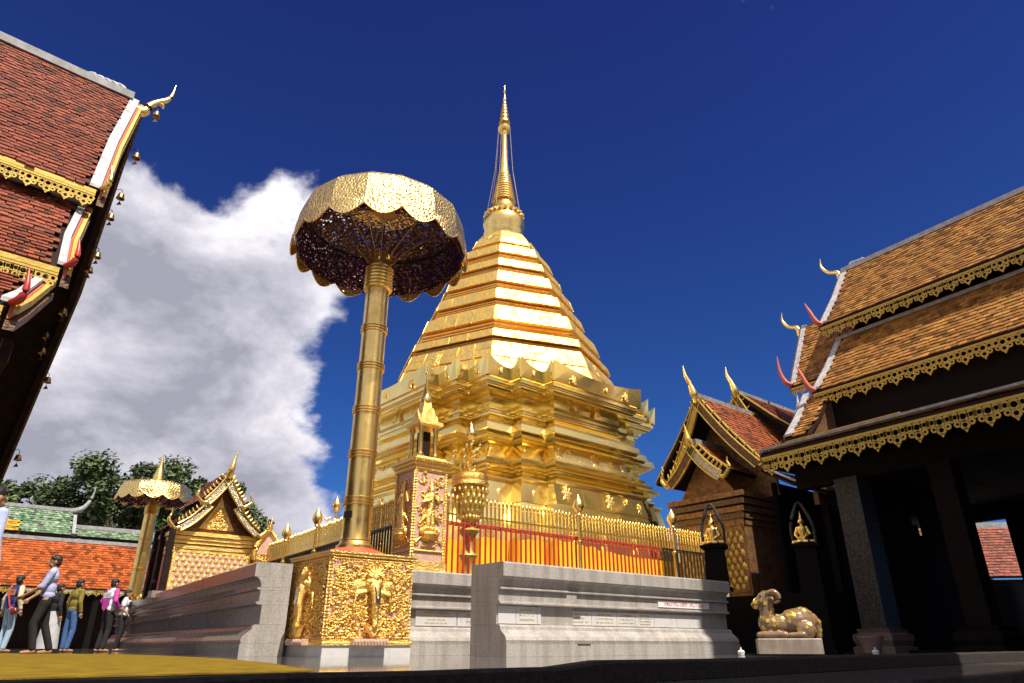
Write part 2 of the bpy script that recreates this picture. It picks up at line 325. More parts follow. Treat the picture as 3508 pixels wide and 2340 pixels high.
# ---- roof tiles: collected per building, the 300 largest in view become objects, the rest one mesh
TILE_MESH = {}
def tile_mesh(mname, w, l, k):
    key = (mname, round(w, 3), round(l, 3), k)
    if key not in TILE_MESH:
        b = MB(); b.box((0, 0, 0), (w * .95, l, .022)); me = b.mesh('roof_tile'); me.materials.append(M[mname])
        a = me.attributes.new('tint', 'FLOAT_COLOR', 'FACE'); g = (.55, .75, .95, 1.15, 1.35, .40)[k]
        for d in a.data: d.color = (g, g * (1.0 if k % 2 else .92), g, 1)
        TILE_MESH[key] = me
    return TILE_MESH[key]
class Roof:
    def __init__(s, parent, fr, mname, seed=1): s.p = parent; s.fr = fr; s.m = mname; s.t = []; s.rnd = random.Random(seed)
    def slope(s, TL, TR, BL, BR, w=.13, e=.11, l=None, m=None):
        TL, TR, BL, BR = map(Vector, (TL, TR, BL, BR)); l = l or e * 1.8; m = m or s.m
        H = ((BL - TL).length + (BR - TR).length) / 2; rows = max(1, int(H / e))
        for r in range(rows):
            f = (r + .5) / rows; a = TL.lerp(BL, f); b = TR.lerp(BR, f); Lr = (b - a).length
            X = (b - a).normalized(); D = (BL.lerp(BR, .5) - TL.lerp(TR, .5)).normalized(); N = X.cross(-D).normalized()
            if N.z < 0: N = -N
            Dt = (D + N * .16).normalized(); Nt = X.cross(Dt).normalized()
            if Nt.z < 0: Nt = -Nt
            n = max(1, int(Lr / w)); off = (r % 2) * .5
            for c in range(n + 1):
                q = (c + off) * w
                if q < w * .35 or q > Lr - w * .3: continue
                p = a + X * (q + s.rnd.uniform(-.008, .008)) + N * (.03 + s.rnd.uniform(0, .010)) + D * (s.rnd.uniform(-.012, .012) + (.035 if s.rnd.random() < .02 else 0))
                s.t.append((p, X, Dt, Nt, w, l, m, s.rnd.choices(range(6), (2, 4, 6, 4, 1.2, 1.5))[0]))
    def finish(s, nobj=300):
        sc = []
        for i, q in enumerate(s.t):
            px, py, F = pixel(world_of(s.fr, q[0]))
            if -.01 < px < 1.01 and -.01 < py < 1.01: sc.append((F, i))
        sc.sort(); pick = set(i for _, i in sc[:nobj]); by = {}
        for i, (p, X, D, N, w, l, m, k) in enumerate(s.t):
            if i in pick:
                o = link('roof_tile', tile_mesh(m, w, l, k), s.p)
                mt = Matrix((X, D, X.cross(D))).transposed().to_4x4(); mt.translation = p; o.matrix_local = mt
            else:
                by.setdefault(m, []).append((p, X, D, N, w, l, k))
        for m, L in by.items():
            vs = []; fs = []; cols = []
            for p, X, D, N, w, l, k in L:
                o = len(vs); x = X * w * .475; d = D * l * .5; n = N * .011
                vs += [p - x - d - n, p + x - d - n, p + x + d - n, p - x + d - n, p - x - d + n, p + x - d + n, p + x + d + n, p - x + d + n]
                for f in ((4, 5, 6, 7), (3, 2, 1, 0), (3, 7, 6, 2), (0, 4, 7, 3), (1, 2, 6, 5)): fs.append(tuple(o + j for j in f))
                g = (.55, .75, .95, 1.15, 1.35, .40)[k] * s.rnd.uniform(.92, 1.08); cols += [g, g * (1.0 if k % 2 else .92), g, 1] * 5
            me = bpy.data.meshes.new('roof_tiling'); me.from_pydata(vs, [], fs)
            a = me.attributes.new('tint', 'FLOAT_COLOR', 'FACE'); a.data.foreach_set('color', cols)
            me.materials.append(M[m]); link('roof_tiling', me, s.p, 'stuff')
def slab(parent, name, TL, TR, BL, BR, t, m):
    TL, TR, BL, BR = map(Vector, (TL, TR, BL, BR)); n = (TR - TL).cross(BL - TL).normalized()
    if n.z > 0: n = -n
    b = MB(); b.prism([TL, TR, BR, BL], n * t); return b.build(name, m, parent)
VAL = {}
def valance_mesh(w, h, m):
    """one pierced fringe motif: top bar, ring, two side leaves and a point; flat in XZ, 2.5 cm thick"""
    key = (round(w, 3), round(h, 3), m)
    if key in VAL: return VAL[key]
    b = MB(); t = .025
    def ann(cx, cz, r, ri, n=12, sx=1.0):
        ro = [(cx + sx * r * math.cos(2 * math.pi * j / n), r * math.sin(2 * math.pi * j / n) + cz) for j in range(n)]
        rn = [(cx + sx * ri * math.cos(2 * math.pi * j / n), ri * math.sin(2 * math.pi * j / n) + cz) for j in range(n)]
        b.loft([[(x, y, z) for (x, z) in q] for q, y in ((ro, 0), (ro, t), (rn, t), (rn, 0), (ro, 0))], False)
    b.box((0, t / 2, -h * .06), (w, t * 1.5, h * .12))
    ann(0, -h * .33, h * .23, h * .13); ann(0, -h * .68, h * .20, h * .10); ann(-w * .33, -h * .30, h * .19, h * .10); ann(w * .33, -h * .30, h * .19, h * .10)
    ann(-w * .30, -h * .60, h * .14, h * .06, 10); ann(w * .30, -h * .60, h * .14, h * .06, 10)
    b.prism([(-w * .10, 0, -h * .85), (0, 0, -h), (w * .10, 0, -h * .85), (0, 0, -h * .80)], (0, t, 0)); b.box((-w * .46, t / 2, -h * .3), (w * .07, t, h * .4)); b.box((w * .46, t / 2, -h * .3), (w * .07, t, h * .4))
    VAL[key] = b.mesh('valance_piece'); VAL[key].materials.append(M[m]); return VAL[key]
def valance(parent, A, B, w, h, m='gold_dull'):
    A, B = Vector(A), Vector(B); L = (B - A).length; n = max(1, round(L / w)); X = (B - A) / L; Y = Vector((0, 0, 1)).cross(X).normalized(); me = valance_mesh(L / n, h, m)
    for i in range(n):
        o = link('valance_piece', me, parent); mt = Matrix((X, Y, X.cross(Y))).transposed().to_4x4(); mt.translation = A + X * (L * (i + .5) / n); o.matrix_local = mt
def horn(parent, name, pts, rad, m, n=8):
    """a swept tapering finial; pts are control points smoothed by Catmull-Rom"""
    P = [Vector(p) for p in pts]; out = []; rr = []
    for i in range(len(P) - 1):
        p0, p1, p2, p3 = P[max(i - 1, 0)], P[i], P[i + 1], P[min(i + 2, len(P) - 1)]
        for k in range(4):
            t = k / 4; out.append(.5 * ((2 * p1) + (p2 - p0) * t + (2 * p0 - 5 * p1 + 4 * p2 - p3) * t * t + (3 * p1 - p0 - 3 * p2 + p3) * t ** 3)); rr.append(rad[i] * (1 - t) + rad[i + 1] * t)
    out.append(P[-1]); rr.append(rad[-1]); b = MB(); b.tube(out, rr, n); return b.build(name, m, parent, smooth=60)
# ================================================================ the setting
b = MB(); b.add([(-400, -200, 0), (400, -200, 0), (400, 700, 0), (-400, 700, 0)], [(0, 1, 2, 3)]); b.build('floor', 'floor', kind='structure')
# low dark threshold running across in front of the camera (heading 47)
TH = (-.53, 2.30, 46.0)
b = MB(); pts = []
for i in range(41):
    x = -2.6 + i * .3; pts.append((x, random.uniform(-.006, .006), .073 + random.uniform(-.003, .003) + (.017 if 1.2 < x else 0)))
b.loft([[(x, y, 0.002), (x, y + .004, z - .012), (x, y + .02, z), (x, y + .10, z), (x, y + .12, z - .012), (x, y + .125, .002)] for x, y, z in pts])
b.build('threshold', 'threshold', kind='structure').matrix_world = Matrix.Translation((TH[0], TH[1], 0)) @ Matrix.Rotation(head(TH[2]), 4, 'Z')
# yellow carpet
b = MB(); b.prism([(-2.05, 6.45, .004), (-1.2, 4.6, .004), (-5.2, .9, .004), (-16, 4.5, .004), (-14, 17.0, .004), (-6.64, 12.9, .004), (-5.19, 11.2, .004), (-3.37, 8.78, .004)], (0, 0, .008))
tag(b.build('carpet', 'carpet'), 'flat yellow carpet spread over the floor in front of the people', 'carpet')

# ================================================================ golden stupa
ST = (-.25, 17.75, 49.0)
stupa = thing('golden_stupa', 'tall gold-plated stupa with redented base, ringed octagonal body and needle spire', 'stupa', (ST[0], ST[1], 0), head(49))
def foot(S, r=.68, d=.32):
    H = S - 2 * (r + d)
    q = [(H, S), (H, S - d), (H + r, S - d), (H + r, S - 2 * d), (H + 2 * r, S - 2 * d), (S - 2 * d, H + r), (S - d, H + r), (S - d, H), (S, H)]
    q[4] = (S - 2 * d, S - 2 * d)
    out = []
    for k in range(4):
        c, s = (1, 0, -1, 0)[k], (0, 1, 0, -1)[k]
        out += [(x * c - y * s, x * s + y * c) for x, y in reversed(q)]
    return out
def tier(name, prof, m='gold'):
    b = MB(); b.loft([[(x, y, z) for x, y in foot(S)] for z, S in prof]); return b.build(name, m, stupa)
tier('base_plinth', [(1.02, 3.86), (1.62, 3.86), (1.63, 3.85), (2.36, 3.71), (2.37, 3.70), (2.80, 3.54)])
tier('base_band', [(2.801, 3.555), (3.23, 3.45)])
tier('base_molding', [(3.231, 3.46), (3.28, 3.50), (3.31, 3.50), (3.315, 3.42), (3.37, 3.36), (3.375, 3.30), (3.46, 3.24), (3.50, 3.23)], 'gold')
tier('base_fillet', [(3.501, 3.32), (3.55, 3.32)])
tier('base_molding', [(3.551, 3.30), (3.58, 3.38), (3.60, 3.39), (3.636, 3.48), (3.70, 3.49), (3.705, 3.43), (3.76, 3.36), (3.765, 3.28), (3.80, 3.22)], 'gold')
tier('die', [(3.801, 3.22), (4.18, 3.12)])
tier('ledge_molding', [(4.181, 3.18), (4.22, 3.24), (4.225, 3.28), (4.27, 3.31), (4.275, 3.36), (4.335, 3.39)], 'gold')
tier('ledge_band', [(4.336, 3.44), (4.49, 3.40)])
tier('neck_molding', [(4.491, 3.36), (4.56, 3.30), (4.565, 3.24), (4.66, 3.17), (4.665, 3.12), (4.78, 3.08)], 'gold')
tier('neck_fillet', [(4.781, 3.15), (4.82, 3.15)])
tier('neck_molding', [(4.821, 3.12), (4.87, 3.08), (4.92, 3.08)], 'gold')
tier('neck_fillet', [(4.921, 3.11), (4.95, 3.11)])
tier('neck_molding', [(4.951, 3.09), (4.99, 3.09), (5.05, 3.13)], 'gold')
tier('frieze', [(5.051, 3.10), (5.25, 3.10)], 'gold')
tier('cornice', [(5.251, 3.14), (5.265, 3.24), (5.27, 3.28), (5.29, 3.35), (5.325, 3.37)], 'gold')
tier('cornice_fillet', [(5.326, 3.40), (5.365, 3.40)])
tier('cornice', [(5.366, 3.43), (5.40, 3.43), (5.401, 3.47), (5.43, 3.47), (5.49, 3.47)], 'gold')
# upturned antefix plates on the cornice, one per facet
fp = foot(3.5); n = len(fp); cnt = 0
for i in range(n):
    p, q = Vector((*fp[i], 0)), Vector((*fp[(i + 1) % n], 0)); L = (q - p).length
    if L < .02: continue
    def outer(j):
        a, bb, c = (Vector((*fp[(j + d) % n], 0)) for d in (-1, 0, 1)); return (bb - a).cross(c - bb).z > 0
    o0, o1 = outer(i), outer((i + 1) % n); nv = Vector(((q - p).y, -(q - p).x, 0)).normalized(); up = .06
    pts = []; K = 6 if L > 1 else 3
    lo = 5.50; 
    for k in range(K + 1):
        t = k / K; z = 5.76 + (.22 * (1 - t) ** 3 if o0 else 0) + (.22 * t ** 3 if o1 else 0); pts.append((p.lerp(q, t), z))
    b = MB(); b.loft([[c, c + Vector((0, 0, 0))] for c in ()] or [[c - nv * .06 + Vector((0, 0, lo)), c + nv * .012 + Vector((0, 0, lo)), c + nv * up + Vector((0, 0, z)), c + nv * (up - .05) + Vector((0, 0, z))] for c, z in pts])
    b.build('antefix_plate', 'gold', stupa)
# octagonal body
OCT = [(5.60, 3.42), (6.00, 3.26), (6.40, 3.11), (6.75, 2.96), (7.33, 2.70), (7.83, 2.42), (8.3, 2.21), (8.67, 2.05), (9.07, 1.90), (9.34, 1.75), (9.89, 1.51), (10.23, 1.33), (10.63, 1.14), (11.02, .95), (11.32, .70)]
def Roct(z):
    for (a, ra), (c, rc) in zip(OCT, OCT[1:]):
        if a <= z <= c: return ra + (rc - ra) * (z - a) / (c - a)
    return OCT[-1][1]
def octring(z, r): return [(r * math.cos(R_(45 * k)), r * math.sin(R_(45 * k)), z) for k in range(8)]
edges = [5.60, 6.30, 6.78, 7.22, 8.07, 8.72, 9.43, 9.96, 10.60, 11.32]
for i, (z0, z1) in enumerate(zip(edges, edges[1:])):
    b = MB(); r0, r1 = Roct(z0), Roct(z1)
    if 3 <= i <= 7 or i == 2:
        h = z1 - z0; r = (r0 + r1) / 2 + .03
        rm_ = lambda f: r0 + (r1 - r0) * f
        b.loft([octring(z0 + .30 * h, rm_(.24) + .06), octring(z0 + .78 * h, rm_(.60) + .06), octring(z0 + .785 * h, rm_(.78) - .02), octring(z1, rm_(.97) - .03)])
        b.build('octagon_tier', 'gold_oct', stupa)
        g = MB(); g.loft([octring(z0 - .005, r0 - .02), octring(z0 + .05 * h, r0 - .08), octring(z0 + .12 * h, r0 - .14), octring(z0 + .22 * h, rm_(.18) - .12), octring(z0 + .30 * h, rm_(.24) + .04)]); g.build('groove_ring', 'gold_orange', stupa)
        for zz, rr in ((.02, .0), (.15, -.03)):
            g = MB(); z = z0 + zz * h; g.loft([octring(z, r0 + rr - .04), octring(z + .008, r0 + rr), octring(z + .03 * h, r0 + rr), octring(z + .035 * h, r0 + rr - .05)]); g.build('fillet_ring', 'gold', stupa)
    else:
        b.loft([octring(z0, r0), octring((z0 + z1) / 2, (r0 + r1) / 2 + .03), octring(z1 - .002, r1)]); b.build('octagon_tier', 'gold_oct', stupa)
# spire: lotus collar, bell, rings, bud and tiered parasol
def ring(name, prof, m='gold_cast', n=24): b = MB(); b.lathe(prof, n); return b.build(name, m, stupa, smooth=40)
ring('lotus_collar', [(.60, 11.25), (.62, 11.40), (.57, 11.44), (.60, 11.52), (.62, 11.62), (.56, 11.66), (.60, 11.80), (.64, 11.95), (.62, 12.08), (.54, 12.22)])
for k in range(20):
    a = 2 * math.pi * k / 20; b = MB(); b.ball((.58 * math.cos(a), .58 * math.sin(a), 12.26), (.07, .07, .06), 6); b.build('lotus_petal', 'gold_cast', stupa)
ring('spire_bell', [(.55, 12.22), (.56, 12.33), (.50, 12.38), (.43, 12.47), (.37, 12.58), (.33, 12.68), (.29, 12.79)])
for k in range(11):
    z = 12.80 + k * .1; r = .37 - .0165 * k; ring('spire_ring', [(r * .86, z), (r, z + .02), (r, z + .05), (r * .86, z + .095)], 'gold_cast', 18)
ring('spire_needle', [(.165, 13.90), (.135, 14.23), (.105, 14.6), (.088, 14.98), (.08, 15.45), (.095, 15.55)])
ring('crown_ring', [(.09, 15.55), (.16, 15.60), (.215, 15.72), (.215, 15.77), (.12, 15.80), (.085, 15.86), (.085, 15.97)])
for z, r, h in ((15.98, .185, .17), (16.18, .155, .15), (16.36, .135, .13), (16.52, .11, .12), (16.66, .095, .11), (16.80, .075, .09)):
    ring('parasol_tier', [(r, z), (r * .96, z + .03), (r * .72, z + h), (r * .4, z + h + .03), (.02, z + h + .05)], 'gold_cast', 16)
ring('spire_finial', [(.03, 16.9), (.06, 16.98), (.065, 17.03), (.03, 17.09), (.022, 17.2), (.022, 17.32), (.045, 17.36), (.015, 17.42), (.004, 17.64)], 'gold_cast', 10)
for k in range(8):
    a = R_(22.5 + 45 * k); c, s_ = math.cos(a), math.sin(a); b = MB(); b.tube([(.20 * c, .20 * s_, 15.72), (.30 * c, .30 * s_, 14.0), (.55 * c, .55 * s_, 12.3)], .005, 4); b.build('guy_wire', 'gold_cast', stupa)
# filigree flowers fixed on the plates
def flower(r, stretch=1.0):
    b = MB(); K = 24; P = []
    for k in range(K):
        a = 2 * math.pi * k / K; q = r * (.78 + .22 * math.cos(8 * a)) * (1 if k % 2 else .9); P.append((q * math.cos(a), q * math.sin(a) * stretch))
    b.loft([[(x, .02, z) for x, z in P], [(x * .95, -.008, z * .95) for x, z in P], [(x * .45, -.016, z * .45) for x, z in P]])
    b.ball((0, -.012, 0), (r * .22, .012, r * .22), 8); return b.mesh('flower_plate')
FL = {k: flower(*v) for k, v in {'big': (.17, 1.2), 'mid': (.11, 1.3), 'small': (.055, 1.5), 'tall': (.12, 1.9)}.items()}
for me in FL.values(): me.materials.append(M['gold_bright'])
def put_flower(k, pos, nrm, tilt=0.0):
    o = link('flower_plate', FL[k], stupa); Y = -Vector(nrm).normalized(); X = Y.cross(Vector((0, 0, 1))).normalized(); Z = X.cross(Y)
    mt = Matrix((X, Y, Z)).transposed().to_4x4(); mt.translation = Vector(pos) + Vector(nrm).normalized() * .006; o.matrix_local = mt
for ax in (0, 1):                                     # right face (local -Y) and left face (local -X)
    def F(k, u, z, S):
        if ax == 0: put_flower(k, (u, -S - .012, z), (0, -1, .18))
        else: put_flower(k, (-S - .012, u, z), (-1, 0, .18))
    for k, u, z, S in [('big', .1, 3.98, 3.165), ('small', -.75, 4.08, 3.165), ('small', .65, 4.02, 3.165), ('small', -.45, 3.90, 3.165), ('small', .45, 3.88, 3.165), ('mid', -1.05, 4.0, 3.165), ('mid', 1.05, 3.96, 3.165),
                       ('small', -.5, 4.41, 3.365), ('small', .35, 4.41, 3.365), ('small', 1.0, 4.41, 3.365), ('big', -1.2, 3.05, 3.50), ('big', .15, 3.03, 3.50), ('mid', 1.15, 3.0, 3.50), ('small', .7, 3.1, 3.50),
                       ('tall', -1.3, 2.1, 3.78), ('tall', -.4, 2.1, 3.78), ('tall', .6, 2.1, 3.78), ('tall', 1.4, 2.1, 3.78), ('mid', .25, 5.15, 3.18), ('small', -.5, 5.15, 3.18),
                       ('mid', -.9, 5.64, 3.54), ('mid', .9, 5.64, 3.54), ('small', .2, 5.66, 3.54)]: F(k, u, z, S)
    for i in range(3):                                # small corner facets
        S = 3.5 - .32 * i; u0 = 1.5 + .68 * i
        for z, k, dS in ((4.0, 'small', .295), (5.66, 'small', -.04), (3.02, 'small', .02), (4.41, 'small', .13)):
            if i: F(k, -(u0 - .34), z, S - dS)
for k in range(8):                                    # octagon facets
    a0, a1 = R_(45 * k), R_(45 * (k + 1)); am = (a0 + a1) / 2; nz = Vector((math.cos(am), math.sin(am), .42))
    for z, kk, f in ((7.55, 'mid', .3), (7.6, 'small', .7), (6.5, 'tall', .35), (6.05, 'big', .7), (8.35, 'small', .4), (9.05, 'small', .55), (9.7, 'small', .45), (10.95, 'mid', .5)):
        r = Roct(z) + .035; p = Vector((math.cos(a0), math.sin(a0), 0)).lerp(Vector((math.cos(a1), math.sin(a1), 0)), f) * r; p.z = z; put_flower(kk, p, nz)
# plate sheets of the octagon: thin raised sheets with visible edges
rs = random.Random(5)
for k in range(8):
    a0, a1 = R_(45 * k), R_(45 * (k + 1)); c0, c1 = Vector((math.cos(a0), math.sin(a0), 0)), Vector((math.cos(a1), math.sin(a1), 0)); out = (c0 + c1).normalized()
    for z0, z1, cols in ((5.70, 6.28, 6), (6.31, 6.76, 5), (10.0, 10.0, 0), (10.66, 11.26, 2)):
        for c in range(cols):
            f0, f1 = c / cols + .006, (c + 1) / cols - .006; h = (z1 - z0) / 2
            for q in range(2):
                za, zb = z0 + q * h + .006, z0 + (q + 1) * h - .006; e = .012 + rs.uniform(0, .016); wob = rs.uniform(-.012, .012)
                def P(f, z, d): v = c0.lerp(c1, f) * (Roct(z) + (.03 if cols == 2 else .015)); v.z = z; return v + out * d
                b = MB(); b.loft([[P(f0, za, e), P(f1, za, e + wob), P(f1, zb, e), P(f0, zb, e - wob)], [P(f0, za, -.05), P(f1, za, -.05), P(f1, zb, -.05), P(f0, zb, -.05)]]); b.build('gilt_plate', 'gold_oct', stupa)
for i, (z0, z1) in enumerate(zip(edges, edges[1:])):
    if not 2 <= i <= 7: continue
    h = z1 - z0; r0, r1 = Roct(z0), Roct(z1)
    for fa, fb, ga, gb, dr in ((.31, .77, .245, .595, .062),):
        for k in range(8):
            if k in (0, 1, 2): continue
            a0, a1 = R_(45 * k), R_(45 * (k + 1)); c0, c1 = Vector((math.cos(a0), math.sin(a0), 0)), Vector((math.cos(a1), math.sin(a1), 0)); out = (c0 + c1).normalized(); cols = 4 if i < 6 else 3
            cuts = [0] + sorted(rs.uniform(-.06, .06) + (q + 1) / cols for q in range(cols - 1)) + [1]
            for f0, f1 in zip(cuts, cuts[1:]):
                e0, e1, e2, e3 = (rs.uniform(.006, .026) for _ in range(4)); ra, rb = r0 + (r1 - r0) * ga + dr, r0 + (r1 - r0) * gb + dr; f0 += .004; f1 -= .004
                def P(f, r, z, d): v = c0.lerp(c1, f) * r; v.z = z; return v + out * d
                za, zb = z0 + fa * h, z0 + fb * h; b = MB(); b.loft([[P(f0, ra, za, e0), P(f1, ra, za, e1), P(f1, rb, zb, e2), P(f0, rb, zb, e3)], [P(f0, ra, za, -.03), P(f1, ra, za, -.03), P(f1, rb, zb, -.03), P(f0, rb, zb, -.03)]]); b.build('gilt_plate', 'gold_oct', stupa)
for S, z0, z1, cols in ((3.215, 3.82, 4.17, 4), (3.438, 4.345, 4.48, 4), (3.548, 2.83, 3.215, 4), (3.70, 2.38, 2.78, 4), (3.845, 1.66, 2.34, 4)):
    for ax in (0, 1):
        L = 2 * (S - 2.0); cuts = [0] + sorted(rs.uniform(-.05, .05) + (q + 1) / cols for q in range(cols - 1)) + [1]
        for f0, f1 in zip(cuts, cuts[1:]):
            u0, u1 = -L / 2 + L * f0 + .006, -L / 2 + L * f1 - .006; sl = {3.82: .093, 4.345: .036, 2.83: .094, 2.38: .150, 1.66: .130}[z0]; e0, e1 = rs.uniform(.004, .010), rs.uniform(.004, .010)
            P = [(u0, -S - e0, z0), (u1, -S - e1, z0), (u1, -S - e1 + sl, z1), (u0, -S - e0 + sl, z1)]; Q = [(x, -S + .25, z) for x, y, z in P]
            if ax: P = [(y, -x, z) for x, y, z in P]; Q = [(y, -x, z) for x, y, z in Q]
            b = MB(); b.loft([P, Q]); b.build('gilt_plate', 'gold', stupa)
# saffron cloth wound round the foot of the stupa
b = MB(); ft = foot(3.93); K = []
for i in range(len(ft)):
    p, q = Vector((*ft[i], 0)), Vector((*ft[(i + 1) % len(ft)], 0)); m = max(1, int((q - p).length / .12))
    for k in range(m): K.append(p.lerp(q, k / m))
rr = [[], [], [], []]
for i, p in enumerate(K):
    s_ = .03 * math.sin(i * 1.9) * math.sin(i * .37); o = p.normalized() * (.015 * math.sin(i * 2.7)); top = 1.86 - .085 * max(-1.6, p.x) + s_
    for j, z in enumerate((1.05, 1.45, 1.85, top)): rr[j].append(p + o * (1 + j) + Vector((0, 0, z)))
b.loft(rr, False)
o = b.build('saffron_cloth', 'cloth_yellow', smooth=50); o.location = stupa.location; o.rotation_euler = stupa.rotation_euler
# bring the stupa from drawing units to metres (1 unit = 1.2 m)
KS = 1.2; Sm = Matrix.Scale(KS, 4); seen = set()
for c in list(stupa.children) + [o]:
    if c.data.name not in seen: seen.add(c.data.name); c.data.transform(Sm)
    if c is not o: c.location = c.location * KS
stupa.location = o.location = (ST[0] * KS, ST[1] * KS, -.03)
tag(o, 'bright saffron cloth wound round the foot of the golden stupa', 'cloth')

# ================================================================ granite walls
def course(o_pts, x0, x1, thick, sd=1):
    b = MB(); poly = [(x0, -(o - .16) * sd, z) for o, z in o_pts] + [(x0, thick * sd, o_pts[-1][1]), (x0, thick * sd, o_pts[0][1])]
    b.prism(poly, (x1 - x0, 0, 0)); return b
COURSES = [('plinth_block', [(.24, .001), (.24, .17)]), ('torus_block', [(.225, .172), (.235, .22), (.215, .27), (.15, .32), (.10, .36), (.09, .405), (.06, .43)]), ('dado_block', [(0, .432), (0, .70)]),
           ('fillet_block', [(.06, .702), (.09, .715), (.09, .738), (.06, .75)]), ('band_block', [(.05, .752), (.05, .905)]), ('fillet_block', [(.075, .907), (.10, .92), (.10, .94), (.08, .945)]),
           ('cavetto_block', [(.05, .947), (.055, 1.0), (.08, 1.05), (.13, 1.09)]), ('cap_block', [(.16, 1.092), (.165, 1.10), (.165, 1.28), (.15, 1.30)])]
def granite_wall(label, fr, length, thick, m='granite', jog=None, seed=1, seg=1.5, sd=1):
    w = thing('granite_wall', label, 'wall', (fr[0], fr[1], 0), head(fr[2])); rnd = random.Random(seed)
    for nm, pts in COURSES:
        x = 0.0
        while x < length - .05:
            L = seg * rnd.uniform(.85, 1.2); x1 = min(length, x + L)
            if length - x1 < .4: x1 = length
            d = (jog if jog and x > .9 else 0)
            course([(o - d + rnd.uniform(-.002, .002), z) for o, z in pts], x + .0015, x1 - .0015, thick, sd).build(nm, m, w); x = x1
    return w
wr = granite_wall('lit grey granite wall with moulded courses and marble plaques right of the umbrella pedestal', (-.13, 10.64, 51), 5.7, .80, jog=.03, seed=3)
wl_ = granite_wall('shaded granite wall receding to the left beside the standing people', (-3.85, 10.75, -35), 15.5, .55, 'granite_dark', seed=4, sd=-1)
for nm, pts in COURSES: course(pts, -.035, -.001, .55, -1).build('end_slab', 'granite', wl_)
# marble plaques with small gilt writing on the right wall's dado
def plaque(parent, x0, x1, z0, z1, y, rows, seed, ink='letter_gold', m='marble', hgt=None, name='marble_plaque'):
    b = MB(); b.box(((x0 + x1) / 2, y - .008, (z0 + z1) / 2), (x1 - x0, .016, z1 - z0)); p = b.build(name, m, parent)
    t = MB(); hh = hgt or (z1 - z0) / (rows + 1.2) * .5; rnd = random.Random(seed)
    for r in range(rows):
        z = z1 - (z1 - z0) * (r + .8) / (rows + .6); w = (x1 - x0) * rnd.uniform(.45, .85); c = (x0 + x1) / 2; strokes(t, c - w / 2, c + w / 2, z, hh, y - .0175, seed=seed * 9 + r, t=.003)
    if rows: t.build('gilt_writing', ink, p)
    return p
x = .02
for i, (w, rows) in enumerate(((.34, 0), (.42, 3), (.08, 0), (.50, 4), (.62, 3), (.60, 3), (.46, 3), (.50, 4), (.62, 0), (.75, 0))):
    plaque(wr, x + .004, x + w - .004, .445, .69 if i < 3 else .655, .16 + (.03 if x > .8 else 0), rows, 11 + i); x += w
plaque(wr, 3.62, 5.1, .775, .885, .11 + .03, 1, 77, 'letter_red', 'sign_white', .062, 'sign_board')['label'] = 'long white sign board with red writing'
# ---- inner terrace, its wall and the notch behind the umbrella pedestal
FN = (-1.17, 12.5, 51)
c0 = world_of(FN, (-.80, -.02, 0)); A_, B_ = hvec(51), hvec(-35)
b = MB(); b.prism([c0 + A_ * .12 + B_ * .12, c0 + A_ * 9.2 + B_ * .12, c0 + A_ * 15 + B_ * 17, c0 + B_ * 17 + A_ * .12], (0, 0, 1.225)); b.build('terrace', 'paving', kind='structure')
ic = world_of(FN, (-.84, -.14, 0))
wi = granite_wall('inner granite wall under the gilded corner post and the red railing', (ic.x, ic.y, 51), 9.0, .30, seed=8)
wj = granite_wall('inner granite wall under the left gold picket fence', (ic.x - .02, ic.y + .32, -35), 15, .30, seed=9, sd=-1)
for i, (x0, x1, rows) in enumerate(((.30, 1.12, 4), (1.14, 1.95, 2), (1.97, 2.8, 3))):
    plaque(wi, x0, x1, .45, .69, .16, rows, 40 + i)
# ================================================================ fences
def picket_mesh(r=.020, top=2.70, base=2.14):
    b = MB(); b.lathe([(r, base), (r, top - .16), (r * 1.5, top - .15), (r * 1.5, top - .13), (r * .9, top - .12), (r * 1.55, top - .07), (r * 1.0, top - .03), (.002, top)], 8); me = b.mesh('picket', 40); me.materials.append(M['gold_cast']); return me
PK = picket_mesh()
def bar_mesh(m, r=.021, base=1.30, top=2.17): b = MB(); b.lathe([(r, base), (r, top)], 6); me = b.mesh('bar', 40); me.materials.append(M[m]); return me
def fence(label, fr, x0, x1, sp=.098, y=.12):
    f = thing('picket_fence', label, 'fence', (fr[0], fr[1], 0), head(fr[2])); n = int((x1 - x0) / sp); rnd = random.Random(3)
    for i in range(n):
        o = link('picket', PK, f); o.location = (x0 + i * sp, y + rnd.uniform(-.006, .006), rnd.uniform(-.015, .015))
    for z in (2.155, 2.34):
        b = MB(); b.box(((x0 + x1) / 2, y + (.03 if y > 0 else -.03), z), (x1 - x0, .025, .035)); b.build('fence_rail', 'gold_cast', f)
    return f
def railing(name, label, m, fr, x0, x1, sp=.122, y=0.0):
    f = thing(name, label, 'railing', (fr[0], fr[1], 0), head(fr[2])); me = bar_mesh(m); n = int((x1 - x0) / sp)
    for i in range(n + 1): o = link('bar', me, f); o.location = (x0 + i * sp, y, 0)
    b = MB(); b.box(((x0 + x1) / 2, y, 2.185), (x1 - x0 + .04, .03, .03)); b.build('top_rail', m, f); return f
GN = (-1.75, 12.3, -35)
fence('gold picket fence along the lit right side of the stupa terrace', FN, .04, 8.2, .098, .035)
fence('gold picket fence along the left side of the stupa terrace', GN, .2, 14.5, .098, -.035)
railing('red_railing', 'low red railing in front of the right gold picket fence', 'red_paint', FN, .02, 5.85)
railing('black_railing', 'low black railing at the far end of the right picket fence', 'black_iron', FN, 5.98, 8.3)
railing('black_railing', 'low black railing in front of the left gold picket fence', 'black_iron', GN, .25, 14.4)
